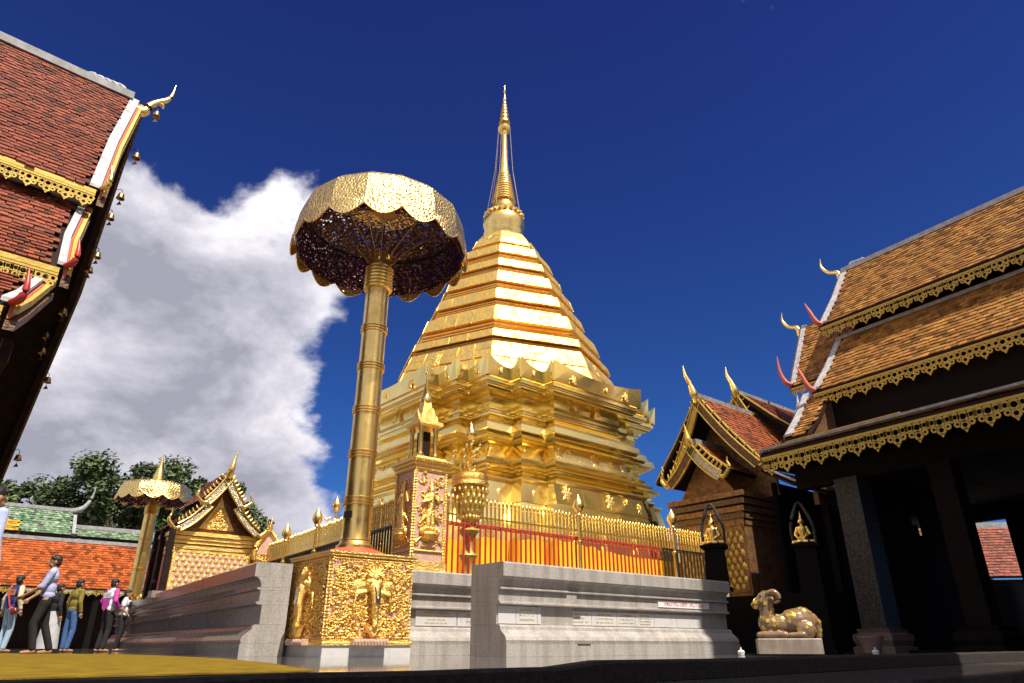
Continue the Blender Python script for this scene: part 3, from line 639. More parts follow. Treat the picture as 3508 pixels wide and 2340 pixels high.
def bud_post(loc, top, label, m='gold_cast', s=1.0):
    t = thing('bud_post', label, 'post', (loc.x, loc.y, 1.29), 0, 'lotus bud posts along the fences'); h = top - 1.29
    b = MB(); b.lathe([(.055, 0), (.055, .04), (.038, .06), (.038, h * .42), (.052, h * .43), (.052, h * .46), (.034, h * .47), (.034, h - .42 * s), (.06, h - .41 * s), (.045, h - .38 * s)], 12); b.build('shaft', m, t, smooth=40)
    b = MB(); b.lathe([(.045, h - .38 * s), (.07, h - .36 * s), (.115 * s, h - .28 * s), (.118 * s, h - .22 * s), (.085 * s, h - .13 * s), (.04 * s, h - .06 * s), (.006, h)], 14); b.build('lotus_bud', m, t, smooth=60)
bud_post(world_of(FN, (3.21, -.10, 0)), 3.05, 'gold lotus bud post in the middle of the red railing')
bud_post(world_of(FN, (6.31, -.06, 0)), 3.10, 'gold lotus bud post near the dark end of the right fence')
for i, (x, z, s_, l) in enumerate(((4.72, 3.08, 1, 'first round-bud post left of the big umbrella pole'), (6.9, 3.0, 1, 'second round-bud post left of the big umbrella pole'), (9.06, 2.96, 1, 'third round-bud post, beside the small gilded shrine arch'), (11.5, 2.9, 1, 'bud post standing before the wall of the small gilded pavilion'))):
    bud_post(world_of(GN, (x, .06, 0)), z, 'gold ' + l)
# ================================================================ ornament helpers
def scrolls(mb, rects, n, seed, y, size=(.035, .07), r=.010):
    """raised spiral leaves scattered over rectangles (x0,x1,z0,z1) on a plane facing -Y; skips = small"""
    rnd = random.Random(seed)
    for _ in range(n):
        x0, x1, z0, z1 = rnd.choice(rects); cx, cz = rnd.uniform(x0, x1), rnd.uniform(z0, z1); s = rnd.uniform(*size); a0 = rnd.uniform(0, 6.28); sg = rnd.choice((-1, 1)); P = []; R = []
        for k in range(7):
            t = k / 6; a = a0 + sg * t * 5.2; q = s * (1 - .72 * t); P.append((cx + q * math.cos(a), y - .012 * math.sin(t * 3.1) - .004, cz + q * math.sin(a))); R.append(r * (.5 + .9 * math.sin(.4 + t * 2.2)))
        mb.tube(P, R, 5)
def rope(mb, x, y, z0, z1, r=.022, step=.045):
    z = z0
    while z < z1: mb.ball((x, y, z), (r, r, step * .75), 6); z += step
# ================================================================ umbrella pedestal with elephant relief
PD = (-2.6, 10.2, 51)
ped = thing('relief_pedestal', 'square gilded pedestal with elephant relief under the big umbrella', 'pedestal', (PD[0], PD[1], 0), head(51))
b = MB(); b.box((.715, .715, .075), (1.40, 1.40, .15)); b.build('marble_foot', 'marble', ped)
b = MB(); b.box((.715, .715, .74), (1.36, 1.36, 1.18)); b.build('core', 'mosaic_pink', ped)
b = MB(); b.loft([[(.715 + a * s_, .715 + c * s_, z) for a, c in ((-1, -1), (1, -1), (1, 1), (-1, 1))] for z, s_ in ((1.33, .69), (1.345, .72), (1.375, .72), (1.385, .735), (1.41, .735))]); b.build('cornice', 'gold_relief', ped)
b = MB(); b.loft([[(.715 + a * s_, .715 + c * s_, z) for a, c in ((-1, -1), (1, -1), (1, 1), (-1, 1))] for z, s_ in ((.15, .72), (.185, .72), (.20, .70), (.23, .70))]); b.build('base_molding', 'gold_relief', ped)
b = MB(); b.lathe([(.68, 1.411), (.60, 1.43), (.36, 1.52), (.30, 1.54)], 24, (.715, .715, 0)); b.build('red_cone_cap', 'red_oxide', ped, smooth=30)
for side in range(2):
    bp_ = MB(); bp_.box((.715, .036, .79), (1.30, .012, 1.06)); g = bp_.build('relief_panel', 'mosaic_pink', ped)
    mt = Matrix.Identity(4) if side == 0 else Matrix.Translation((0, 1.43, 0)) @ Matrix.Rotation(R_(-90), 4, 'Z')
    g.matrix_local = mt; y = .030
    b = MB(); scrolls(b, [(.10, 1.33, .27, 1.27)] , 620, 21 + side, y, (.022, .055), .013); b.build('scrollwork', 'gold_relief', g, kind='stuff')
    b = MB()
    for x in (.055, 1.375): rope(b, x, y - .005, .24, 1.33)
    for z in (.25, 1.31): b.tube([(.05, y - .005, z), (1.38, y - .005, z)], .016, 6)
    for k in range(30): b.ball((.09 + k * .0432, y - .012, 1.275), .014, 6); b.ball((.09 + k * .0432, y - .012, .285), .014, 6)
    b.build('rope_border', 'gold_relief', g)
    cx = .72
    el = [('s', (cx, y - .02, .98), (.15, .11, .14)), ('s', (cx, y - .01, 1.08), (.12, .09, .10)), ('c', (cx, y - .09, .93), (cx + .01, y - .13, .72), .085, .065), ('c', (cx + .01, y - .13, .72), (cx + .02, y - .11, .50), .065, .05), ('c', (cx + .02, y - .11, .50), (cx + .015, y - .14, .40), .05, .042)]
    for s_ in (-1, 1):
        el += [('s', (cx + s_ * .24, y, .94), (.13, .045, .10)), ('c', (cx + s_ * .12, y - .02, .86), (cx + s_ * .27, y - .05, .83), .035, .028), ('c', (cx + s_ * .27, y - .05, .83), (cx + s_ * .31, y - .05, .62), .026, .012), ('c', (cx + s_ * .31, y - .05, .62), (cx + s_ * .27, y - .05, .55), .014, .006)]
        el += [('s', (cx + s_ * .075, y - .11, 1.0), .022)]
    blob('elephant_head', el, .014, 'gold_relief', g)
    b = MB()
    for k in range(9): a = R_(15 + k * 18.75); b.tube([(cx + .06 * math.cos(a), y - .09, 1.07 + .04 * math.sin(a)), (cx + .17 * math.cos(a), y - .07, 1.07 + .17 * math.sin(a))], [.03, .004], 5)
    b.ball((cx, y - .10, 1.06), (.06, .03, .07), 8); b.build('crown', 'gold_relief', g)
    b = MB(); b.loft([[(cx - .045, y - .135, .93), (cx + .055, y - .135, .93), (cx + .045, y - .165, .70), (cx - .02, y - .165, .70)], [(cx - .045, y - .165, .93), (cx + .055, y - .165, .93), (cx + .045, y - .197, .70), (cx - .02, y - .197, .70)]]); b.build('mirror_inlay', 'mirror', g)
    b = MB(); b.loft([[(cx - .14, y - .07, .42), (cx + .16, y - .07, .42), (cx + .01, y - .07, .22)], [(cx - .10, y - .13, .40), (cx + .12, y - .13, .40), (cx + .01, y - .13, .25)]]); b.build('lotus_bracket', 'gold_relief', g)
    b = MB(); b.box((cx - .02, y - .06, .195), (.56, .14, .085)); 
    for k in range(11): b.ball((cx - .27 + k * .05, y - .13, .20), (.022, .02, .035), 6)
    b.build('pink_ledge', 'mosaic_pink', g)
# ================================================================ ceremonial umbrellas
def umbrella(label, loc, base, pole_r, r, zc, rings, n=16, k=1.0, spike=True):
    """zc = tip height of the scalloped skirt; all heights absolute"""
    u = thing('ceremonial_umbrella', label, 'umbrella', (loc[0], loc[1], base)); zc -= base
    hub = zc + .15 * k
    b = MB(); b.lathe([(pole_r * 1.30, 0), (pole_r * 1.30, .05 * k), (pole_r * 1.12, .08 * k), (pole_r * 1.04, .14 * k), (pole_r, .4 * k), (pole_r * .93, hub - .9 * k), (pole_r * .92, hub)], 28); b.build('pole', 'gold_pole', u, smooth=40)
    for z in rings:
        z -= base; q = pole_r * (1 - .07 * z / hub); b = MB()
        for d in (-.05, 0, .05): b.lathe([(q * .99, z + (d - .018) * k), (q + .024 * k, z + (d - .008) * k), (q + .024 * k, z + (d + .008) * k), (q * .99, z + (d + .018) * k)], 28)
        b.build('pole_ring', 'gold_pole', u, smooth=40)
    b = MB(); z = hub - .62 * k; q = pole_r * .93
    prof = [(q, z - .16 * k)]
    for j in range(7): prof += [(q + .05 * k, z + j * .07 * k - .14 * k), (q + .055 * k, z + j * .07 * k - .11 * k), (q + .02 * k, z + j * .07 * k - .085 * k)]
    b.lathe(prof, 24); b.build('collar', 'gold_pole', u, smooth=40)
    top = zc + 1.06 * k; hz = zc + .84 * k
    b = MB(); b.lathe([(r * .985, zc + .20 * k), (r * .985, zc + .42 * k), (r * .965, zc + .70 * k), (r * .925, zc + .92 * k), (r * .84, top)], 16, cap=False); b.build('skirt_band', 'filigree', u, smooth=15)
    b = MB(); b.lathe([(r * .90, hz), (r * .80, hz + .14 * k), (r * .62, hz + .24 * k), (r * .40, hz + .32 * k), (r * .10, hz + .38 * k)], 16, cap=False); b.build('canopy_lace', 'filigree_top', u, smooth=15)
    b = MB(); b.lathe([(r * .84, top), (r * .60, top + .08 * k), (r * .10, top + .12 * k)], 16, cap=False); b.build('canopy_top', 'filigree_open', u, smooth=15)
    b = MB(); b.lathe([(r * .955, zc + .10 * k), (r * .965, zc + .42 * k), (r * .945, zc + .70 * k), (r * .91, hz)], 16, cap=False); b.build('skirt_lining', 'filigree_in', u, smooth=15)
    for i in range(n):
        a0, a1 = 2 * math.pi * i / n, 2 * math.pi * (i + 1) / n; b = MB(); K = 8; ring0 = []; ring1 = []
        for j in range(K + 1):
            t = j / K; a = a0 + (a1 - a0) * t; dp = (1 - abs(2 * t - 1) ** 1.8); rr = r * (1.0 + .012 * math.sin(math.pi * t)); ring0.append((rr * .99 * math.cos(a), rr * .99 * math.sin(a), zc + .34 * k)); ring1.append((rr * 1.005 * math.cos(a), rr * 1.005 * math.sin(a), zc + .22 * k * (1 - dp)))
        for lay, sc in ((ring0, 1), (ring1, 1)): pass
        inn0 = [(x * .992, y * .992, z) for x, y, z in ring0]; inn1 = [(x * .992, y * .992, z) for x, y, z in ring1]
        b.loft([ring0, ring1, inn1, inn0], False, False); b.build('scallop', 'filigree', u, smooth=30)
        e = MB(); e.tube([(x, y, z) for x, y, z in ring1], .010 * k, 5); e.build('scallop_edge', 'gold_pole', u)
    hoop = MB(); hoop.loft([[((rr) * math.cos(2 * math.pi * j / 32), rr * math.sin(2 * math.pi * j / 32), z) for j in range(32)] for rr, z in ((r * .88, hz - .03 * k), (r * .90, hz - .03 * k), (r * .90, hz + .05 * k), (r * .88, hz + .05 * k), (r * .88, hz - .03 * k))], False); hoop.build('hoop', 'black_iron', u)
    b = MB(); b.lathe([(r * .15, hz + .30 * k), (r * .18, hz + .28 * k), (r * .18, hz + .33 * k), (r * .10, hz + .38 * k)], 20); b.build('hub_plate', 'copper_rib', u)
    for i in range(n):
        a = 2 * math.pi * (i + .5) / n; c, s_ = math.cos(a), math.sin(a); z0 = hub - .18 * k; pr = pole_r
        b = MB(); b.tube([(q * c, q * s_, z) for q, z in ((pr * .95, z0), (pr * 1.5, z0 + .18 * k), (r * .36, z0 + .42 * k), (r * .56, z0 + .66 * k), (r * .74, hz + .16 * k))], .013 * k, 5); b.build('stay', 'copper_rib', u)
        b = MB(); b.tube([(q * c, q * s_, z) for q, z in ((r * .12, hz + .36 * k), (r * .40, hz + .31 * k), (r * .62, hz + .225 * k), (r * .79, hz + .13 * k), (r * .885, hz))], .012 * k, 4); b.build('rib', 'black_iron', u)
    if spike: b = MB(); b.lathe([(pole_r * .9, top + .10 * k), (pole_r * .8, top + .5 * k), (pole_r * .55, top + .8 * k), (pole_r * .28, top + 1.2 * k), (.02, top + 1.65 * k), (.004, top + 1.85 * k)], 14); b.build('finial_spike', 'gold_cast', u, smooth=40)
    return u
pc = world_of(PD, (.715, .715, 0))
umbrella('huge gilded filigree umbrella on a ringed gold pole above the elephant pedestal', (pc.x, pc.y), 1.53, .225, 1.62, 6.78, (1.62, 2.28, 3.05, 3.82, 4.62, 5.35), spike=False)
b = MB(); b.box((0, -.232, 2.05), (.15, .012, .10)); o = b.build('dark_notice', 'black_iron'); o.location = (pc.x, pc.y, 0); o.rotation_euler = (0, 0, R_(-28)); tag(o, 'small dark plate fixed on the big umbrella pole near its foot', 'plate')
umbrella('smaller gilded umbrella with tall spike behind the standing people at left', (-11.55, 22.2), .0, .20, 1.10, 4.32, (1.5, 2.3, 3.2), 14, .56)
# ================================================================ gilded corner post with niche and spire
cp = thing('corner_post', 'tall gilded corner post with relief panels and a little spired niche on top', 'post', (*world_of(FN, (-.72, -.02, 0)).xy, 1.30), head(51))
W2 = .70
b = MB(); b.box((W2 / 2, W2 / 2, .08), (W2 + .02, W2 + .02, .16)); b.build('base', 'gold_relief', cp)
b = MB(); b.box((W2 / 2, W2 / 2, .95), (W2 - .06, W2 - .06, 1.58)); b.build('shaft', 'mosaic_pink', cp)
b = MB(); b.loft([[(W2 / 2 + a * s_, W2 / 2 + c * s_, z) for a, c in ((-1, -1), (1, -1), (1, 1), (-1, 1))] for z, s_ in ((1.72, .33), (1.75, .36), (1.80, .36), (1.82, .39), (1.86, .39), (1.88, .42), (1.93, .42), (1.94, .34), (2.0, .30))]); b.build('capital', 'gold_relief', cp)
for k in range(16): 
    b = MB(); b.ball((-.06 + k * .055, -.075, 1.905), .026, 6); b.build('bead', 'gold_cast', cp)
for side in range(2):
    bp_ = MB(); bp_.box((W2 / 2, .03, 1.03), (.58, .012, 1.36)); g = bp_.build('relief_panel', 'mosaic_pink', cp); g.matrix_local = Matrix.Identity(4) if side == 0 else Matrix.Translation((0, W2, 0)) @ Matrix.Rotation(R_(-90), 4, 'Z'); y = .024
    b = MB()
    for x in (.035, W2 - .035): rope(b, x, y - .01, .2, 1.72, .028, .05)
    b.tube([(.03, y - .01, .34), (W2 - .03, y - .01, .34)], .016, 6); b.build('rope_border', 'gold_relief', g)
    b = MB(); scrolls(b, [(.10, .60, .45, 1.65)], 60, 61 + side, y, (.03, .075), .012); b.build('scrollwork', 'gold_relief', g, kind='stuff')
    c = W2 / 2
    fg = [('s', (c, y - .04, 1.38), (.055, .05, .065)), ('c', (c, y - .03, 1.44), (c, y - .02, 1.62), .045, .008), ('c', (c, y - .03, 1.28), (c, y - .03, 1.05), .075, .06), ('c', (c - .03, y - .03, 1.0), (c - .04, y - .03, .76), .06, .045), ('c', (c + .03, y - .03, 1.0), (c + .05, y - .03, .76), .06, .045),
          ('c', (c - .08, y - .03, 1.28), (c - .16, y - .04, 1.16), .035, .028), ('c', (c - .16, y - .04, 1.16), (c - .04, y - .09, 1.20), .028, .022), ('c', (c + .08, y - .03, 1.28), (c + .17, y - .04, 1.18), .035, .028), ('c', (c + .17, y - .04, 1.18), (c + .14, y - .06, 1.34), .026, .02),
          ('c', (c - .1, y - .02, .92), (c - .2, y - .02, .80), .04, .012), ('c', (c + .1, y - .02, .92), (c + .21, y - .02, .82), .04, .012)]
    blob('guardian_figure', fg, .012, 'gold_relief', g)
    b = MB()
    for k in range(11): a = R_(k * 18); b.ball((c + .17 * math.cos(a), y - .04, .66 + .06 * math.sin(a)), (.035, .04, .06), 6)
    b.lathe([(.10, .52), (.16, .62), (.12, .66)], 12, (c, y, 0)); b.build('lotus_bracket', 'gold_relief', g)
    b = MB()
    for sg in (-1, 1): b.tube([(c + sg * q * .14 * math.cos(a) + sg * .13, y - .02, .47 + q * .10 * math.sin(a)) for q, a in ((1, 0), (1, 1.3), (.9, 2.6), (.7, 3.9), (.5, 5.0))], .018, 5)
    b.build('base_scroll', 'gold_relief', g)
nz0 = 2.0; ns = .64; nc = W2 / 2
for a, c in ((nc - .16, nc - .16), (nc + .16, nc - .16), (nc - .16, nc + .16), (nc + .16, nc + .16)):
    b = MB(); b.lathe([(.065, nz0), (.065, nz0 + .08), (.042, nz0 + .10), (.04, nz0 + .50), (.065, nz0 + .56), (.065, nz0 + .62)], 10, (a, c, 0)); b.build('niche_column', 'gold_cast', cp, smooth=40)
b = MB(); b.box((W2 / 2, W2 / 2, nz0 + .28), (.18, .18, .5)); b.build('niche_core', 'dark_wood', cp)
b = MB(); b.loft([[(W2 / 2 + a * s_ * .70, W2 / 2 + c * s_ * .70, z) for a, c in ((-1, -1), (1, -1), (1, 1), (-1, 1))] for z, s_ in ((nz0 + .60, .30), (nz0 + .64, .37), (nz0 + .70, .37), (nz0 + .72, .27), (nz0 + .85, .24), (nz0 + .87, .20), (nz0 + 1.0, .17), (nz0 + 1.02, .13), (nz0 + 1.14, .11))]); b.build('niche_roof', 'gold_relief', cp)
for k in range(4):
    a = R_(90 * k); b = MB(); b.prism([(-.13, -.20, nz0 + .72), (.13, -.20, nz0 + .72), (.07, -.20, nz0 + .88), (0, -.20, nz0 + 1.0), (-.07, -.20, nz0 + .88)], (0, .03, 0)); o = b.build('niche_gable', 'gold_relief', cp); o.matrix_local = Matrix.Translation((W2 / 2, W2 / 2, 0)) @ Matrix.Rotation(a, 4, 'Z')
b = MB(); b.lathe([(.11, nz0 + 1.14), (.12, nz0 + 1.22), (.08, nz0 + 1.28), (.085, nz0 + 1.33), (.05, nz0 + 1.38), (.055, nz0 + 1.43), (.025, nz0 + 1.5), (.018, nz0 + 1.7), (.035, nz0 + 1.72), (.01, nz0 + 1.76), (.004, nz0 + 1.92)], 10, (W2 / 2, W2 / 2, 0)); b.build('niche_spire', 'gold_cast', cp, smooth=40)
# ================================================================ offering vase with gilt tree behind the railing
ov = thing('offering_vase', 'red and gold mosaic vase with a gilt offering tree behind the red railing', 'vase', (-.80, 12.95, 1.22))
b = MB(); b.lathe([(.26, 0), (.26, .05), (.12, .10), (.10, .3), (.17, .42), (.09, .52), (.09, .72), (.20, .86), (.12, .92), (.14, 1.02), (.24, 1.2), (.30, 1.42), (.31, 1.66)], 20); b.build('stand', 'gold_dull', ov, smooth=40)
for k in range(5):
    for j in range(18):
        a = 2 * math.pi * (j + .5 * (k % 2)) / 18; z = 1.1 + k * .12; r = .19 + .032 * k + (.02 if k > 1 else 0); b = MB(); b.ball((r * math.cos(a), r * math.sin(a), z), (.03, .03, .05), 6); b.build('petal', 'gold_relief', ov)
b = MB(); b.lathe([(.31, 1.66), (.36, 1.68), (.36, 1.74), (.33, 1.76), (.35, 1.80), (.34, 1.88), (.20, 1.95), (.05, 1.98)], 20); b.build('rim', 'gold_relief', ov, smooth=40)
b = MB(); b.tube([(0, 0, 1.95), (0, 0, 2.62)], .014, 6); b.lathe([(.02, 2.60), (.10, 2.66), (.115, 2.71), (.07, 2.80), (.025, 2.88), (.004, 2.97)], 12); b.build('stem_bud', 'gold_cast', ov, smooth=50)
rv = random.Random(9)
for k in range(26):
    a = rv.uniform(0, 6.28); r = rv.uniform(.10, .34); z = rv.uniform(2.0, 2.55); b = MB(); b.tube([(0, 0, z - .14), (r * .6 * math.cos(a), r * .6 * math.sin(a), z - .06), (r * math.cos(a), r * math.sin(a), z)], .006, 4)
    b.ball((r * math.cos(a), r * math.sin(a), z + .03), (.030, .030, .045), 6); b.build('gilt_twig', 'gold_cast', ov)
ot = thing('gilt_offering_tree', 'small gilt flower tree rising above the left picket fence', 'ornament', (*world_of(GN, (5.6, -.7, 0)).xy, 1.22))
b = MB(); b.lathe([(.09, 0), (.07, .1), (.03, .2), (.03, 1.98), (.05, 2.0), (.10, 2.06), (.12, 2.12), (.10, 2.20), (.03, 2.28), (.004, 2.38)], 10); b.build('stem', 'gold_cast', ot, smooth=40)
for k in range(20):
    a = rv.uniform(0, 6.28); r = rv.uniform(.16, .42); z = rv.uniform(1.30, 1.85); b = MB(); b.tube([(0, 0, z - .1), (r * math.cos(a), r * math.sin(a), z)], .007, 4); b.ball((r * math.cos(a), r * math.sin(a), z + .02), (.05, .05, .035), 7); b.build('gilt_flower', 'gold_cast', ot)
ws = thing('tiered_finial', 'thin pale tiered finial standing behind the left picket fence', 'finial', (*world_of(GN, (4.6, -1.0, 0)).xy, 1.22))
b = MB(); b.lathe([(.12, 0), (.10, 1.5), (.10, 1.70), (.075, 1.71), (.075, 1.86), (.055, 1.87), (.055, 2.0), (.04, 2.01), (.035, 2.12), (.012, 2.14), (.03, 2.19), (.004, 2.28)], 8); b.build('shaft', 'plaster', ws)
# ================================================================ left hall (only its gable end and near roof slope are in view)
LF = (-7.47, 10.51, 48)
lh = thing('temple_hall', 'large hall at the left edge with dark red tiled roof tiers and gold horn finial', 'temple', (LF[0], LF[1], 0), head(48))
rf = Roof(lh, LF, 'tile_red', 2)
XE = -9.0
def vz(x, a, c): return a + (c - a) * x
tiers = [((0.0, 0, 10.0), (-.43, -2.2, 6.48)), ((-.51, -1.9, 6.30), (-.67, -3.3, 4.55)), ((-.78, -3.12, 4.42), (-1.15, -4.7, 3.32))]
for i, (t, e) in enumerate(tiers):
    t, e = Vector(t), Vector(e); mid = t.lerp(e, .5) + Vector((-.05, 0, -.12))             # slightly hollow slope
    far = lambda p: Vector((XE, p.y, p.z))
    for p, q in ((t, mid), (mid, e)):
        slab(lh, 'roof_deck', p, far(p), q, far(q), .09, 'dark_wood'); rf.slope(far(p), p + Vector((-.12, 0, 0)), far(q), q + Vector((-.12, 0, 0)), .125, .105)
    # verge: white plaster strip, then a red and gilt board
    for sg in (1,):
        T = [p + Vector((.02, 0, .06)) for p in (t, mid, e)]
        b = MB(); b.ribbon(T, Vector(((-.15, -.09, -.09)[i], 0, 0)), (0, 0, .05)); b.build('white_verge', 'plaster', lh)
        b = MB(); b.ribbon([p + Vector((.005, 0, -.02)) for p in T], Vector((.03, 0, 0)), (0, 0, -.16)); b.build('red_board', 'red_oxide', lh)
        b = MB(); b.ribbon([p + Vector((.04, 0, -.02)) for p in T], Vector((.05, 0, 0)), (0, 0, -.09)); b.build('gilt_board', 'gold_dull', lh)
        b = MB(); b.ribbon([p + Vector((.0, 0, -.20)) for p in T], Vector((.10, 0, 0)), (0, 0, -.10)); b.build('carved_board', 'carved_wood', lh)
        tip = T[2]; horn(lh, 'verge_horn', [tip, tip + Vector((.06, -.10 * sg, .02)), tip + Vector((.08, -.14 * sg, .16)), tip + Vector((.05, -.08 * sg, .42))], [.035, .045, .032, .004], 'red_paint' if i else 'gold_cast')
    e2 = e + Vector((-.03, -.03, -.05)); 
    b = MB(); b.box(((e2.x + XE) / 2, e2.y, e2.z), (e2.x - XE, .05, .07)); b.build('eave_board', 'gold_dull', lh)
    valance(lh, (XE, e2.y - .03, e2.z - .05), (e2.x, e2.y - .03, e2.z - .05), .24, .26)
    if i: 
        b = MB(); b.box(((t.x + XE) / 2, t.y - .03, t.z + .05), (t.x - XE, .16, .10)); b.build('white_ridge', 'plaster', lh)
rf.finish(300)
FV = [Vector(p) for p in ((.10, .05, 9.93), (.12, .7, 9.25), (.15, 1.4, 8.06), (.18, 2.1, 6.88), (.10, 3.3, 5.12), (.03, 4.6, 3.31), (-.03, 5.4, 2.22))]
for p, q in zip(FV, FV[1:]): slab(lh, 'far_roof_deck', p + Vector((-.02, 0, .02)), Vector((XE, p.y, p.z + .02)), q + Vector((-.02, 0, .02)), Vector((XE, q.y, q.z + .02)), .09, 'dark_wood')
b = MB(); b.ribbon([p + Vector((.0, .02, .03)) for p in FV], Vector((.05, 0, 0)), (0, 0, -.26)); b.build('long_bargeboard', 'carved_wood', lh)
b = MB(); b.ribbon([p + Vector((-.14, -.10, -.26)) for p in FV], Vector((.12, 0, 0)), (0, 0, -.16)); b.build('inner_bargeboard', 'dark_wood', lh)
b = MB(); b.tube([p + Vector((.03, .03, .05)) for p in FV], .03, 6); b.build('verge_roll', 'red_oxide', lh)
b = MB(); b.ribbon([(x, -.10, 10.02 + .02 * math.sin(x)) for x in (-9, -6, -3, -1, -.1)], (0, .20, 0), (0, 0, .16)); b.build('ridge_cap', 'plaster_grey', lh)
for k in range(5): horn(lh, 'ridge_scale', [(-.25 - k * .13, 0, 10.12), (-.30 - k * .13, 0, 10.24), (-.42 - k * .13, 0, 10.30 - k * .02)], [.05, .045, .008], 'plaster')
horn(lh, 'roof_horn', [(-.12, 0, 9.92), (.06, 0, 9.86), (.16, 0, 9.93), (.22, 0, 10.10), (.33, 0, 10.26), (.47, 0, 10.40), (.55, 0, 10.58), (.575, 0, 10.88)], [.09, .10, .095, .075, .06, .055, .036, .005], 'gold_cast', 10)
horn(lh, 'horn_beak', [(.34, 0, 10.26), (.44, 0, 10.24), (.45, 0, 10.16)], [.045, .035, .008], 'gold_cast')
b = MB(); b.prism([(XE - .1, -4.6, 0), (XE - .1, 4.6, 0), (XE - .1, 4.6, 4.0), (XE - .1, 0, 10.0), (XE - .1, -4.6, 4.0)], (-12, 0, 0)); b.build('hall_body', 'dark_wood', lh)
# dark carved gable wall under the overhang, in planks
for k in range(16):
    y0 = -4.4 + k * .55; y1 = y0 + .53
    def top(y): y = abs(y); return 9.7 - 1.6 * y if y < 2.2 else (6.2 - 1.25 * (y - 2.2) if y < 3.3 else 4.75 - .75 * (y - 3.3))
    b = MB(); b.prism([(-1.4, y0, 3.1), (-1.4, y1, 3.1), (-1.4, y1, max(3.2, top(y1) - .35)), (-1.4, y0, max(3.2, top(y0) - .35))], (-.06, 0, 0)); b.build('gable_plank', 'carved_wood', lh)
for z, h in ((6.3, .22), (4.5, .22), (3.0, .25)):
    w = 2.0 if z > 6 else (3.0 if z > 4 else 4.3); b = MB(); b.box((-1.15, 0, z), (.36, 2 * w, h)); b.build('gable_beam', 'dark_wood', lh)
for y in (-4.0, -1.5, 1.5, 4.0):
    b = MB(); b.lathe([(.24, 0), (.24, .25), (.19, .3), (.18, 3.1)], 14, (-4.2, y, 0)); b.build('column', 'dark_wood', lh, smooth=40)
for y in (-4.1, 4.1): b = MB(); b.box((-6.6, y, 1.6), (4.6, .2, 3.2)); b.build('side_wall', 'dark_wood', lh)
# wind bells under the far verge
BL = [((360, 262), 0.22, 'from the gold roof horn'), ((314, 358), 0, 'highest below the roof horn'), ((278, 450), 0, 'beside the first roof gap'), ((255, 497), 0, 'below the first roof gap'), ((224, 585), 0, 'level with the red horn'), ((206, 618), 0, 'just above the leaf-shaped clapper'), ((146, 715), -.2, 'nearest the curved verge board'), ((107, 770), -.2, 'on the dark gable'), ((98, 805), -.2, 'large, low on the dark gable'), ((110, 872), .05, 'small, beyond the dark verge'), ((42, 1050), .05, 'lowest, near the left picture edge')]
def bell_at(px, py, lx):
    c, s_ = math.cos(R_(24)), math.sin(R_(24)); u, v = (px - 1175.5) / 1567, (784 - py) / 1567; d = Vector((u, c - v * s_, s_ + v * c)); X = hvec(LF[2]); P = Vector((LF[0], LF[1], 0)) + X * lx
    k = (P.x * X.x + P.y * X.y) / (d.x * X.x + d.y * X.y); return d * k + Vector((0, 0, CAM_H))
for (pp, lx, lab) in BL:
    w = bell_at(*pp, lx + .10); t = thing('wind_bell', 'small bronze wind bell ' + lab, 'bell', w, 0, 'wind bells along the left hall verge')
    b = MB(); b.lathe([(.012, .055), (.04, .05), (.052, .02), (.06, -.03), (.075, -.06), (.06, -.062), (.04, -.03)], 10); b.build('bell_cup', 'copper_rib', t, smooth=40)
    b = MB(); b.tube([(-.16, .04, .16), (-.06, .02, .17), (0, 0, .12), (0, 0, .05)], .007, 4); b.build('hook', 'black_iron', t)
    b = MB(); b.tube([(0, 0, -.03), (0, 0, -.12)], .005, 4); b.prism([(-.05, 0, -.19), (0, 0, -.11), (.05, 0, -.19)], (0, .006, 0)); b.build('clapper', 'copper_rib', t)

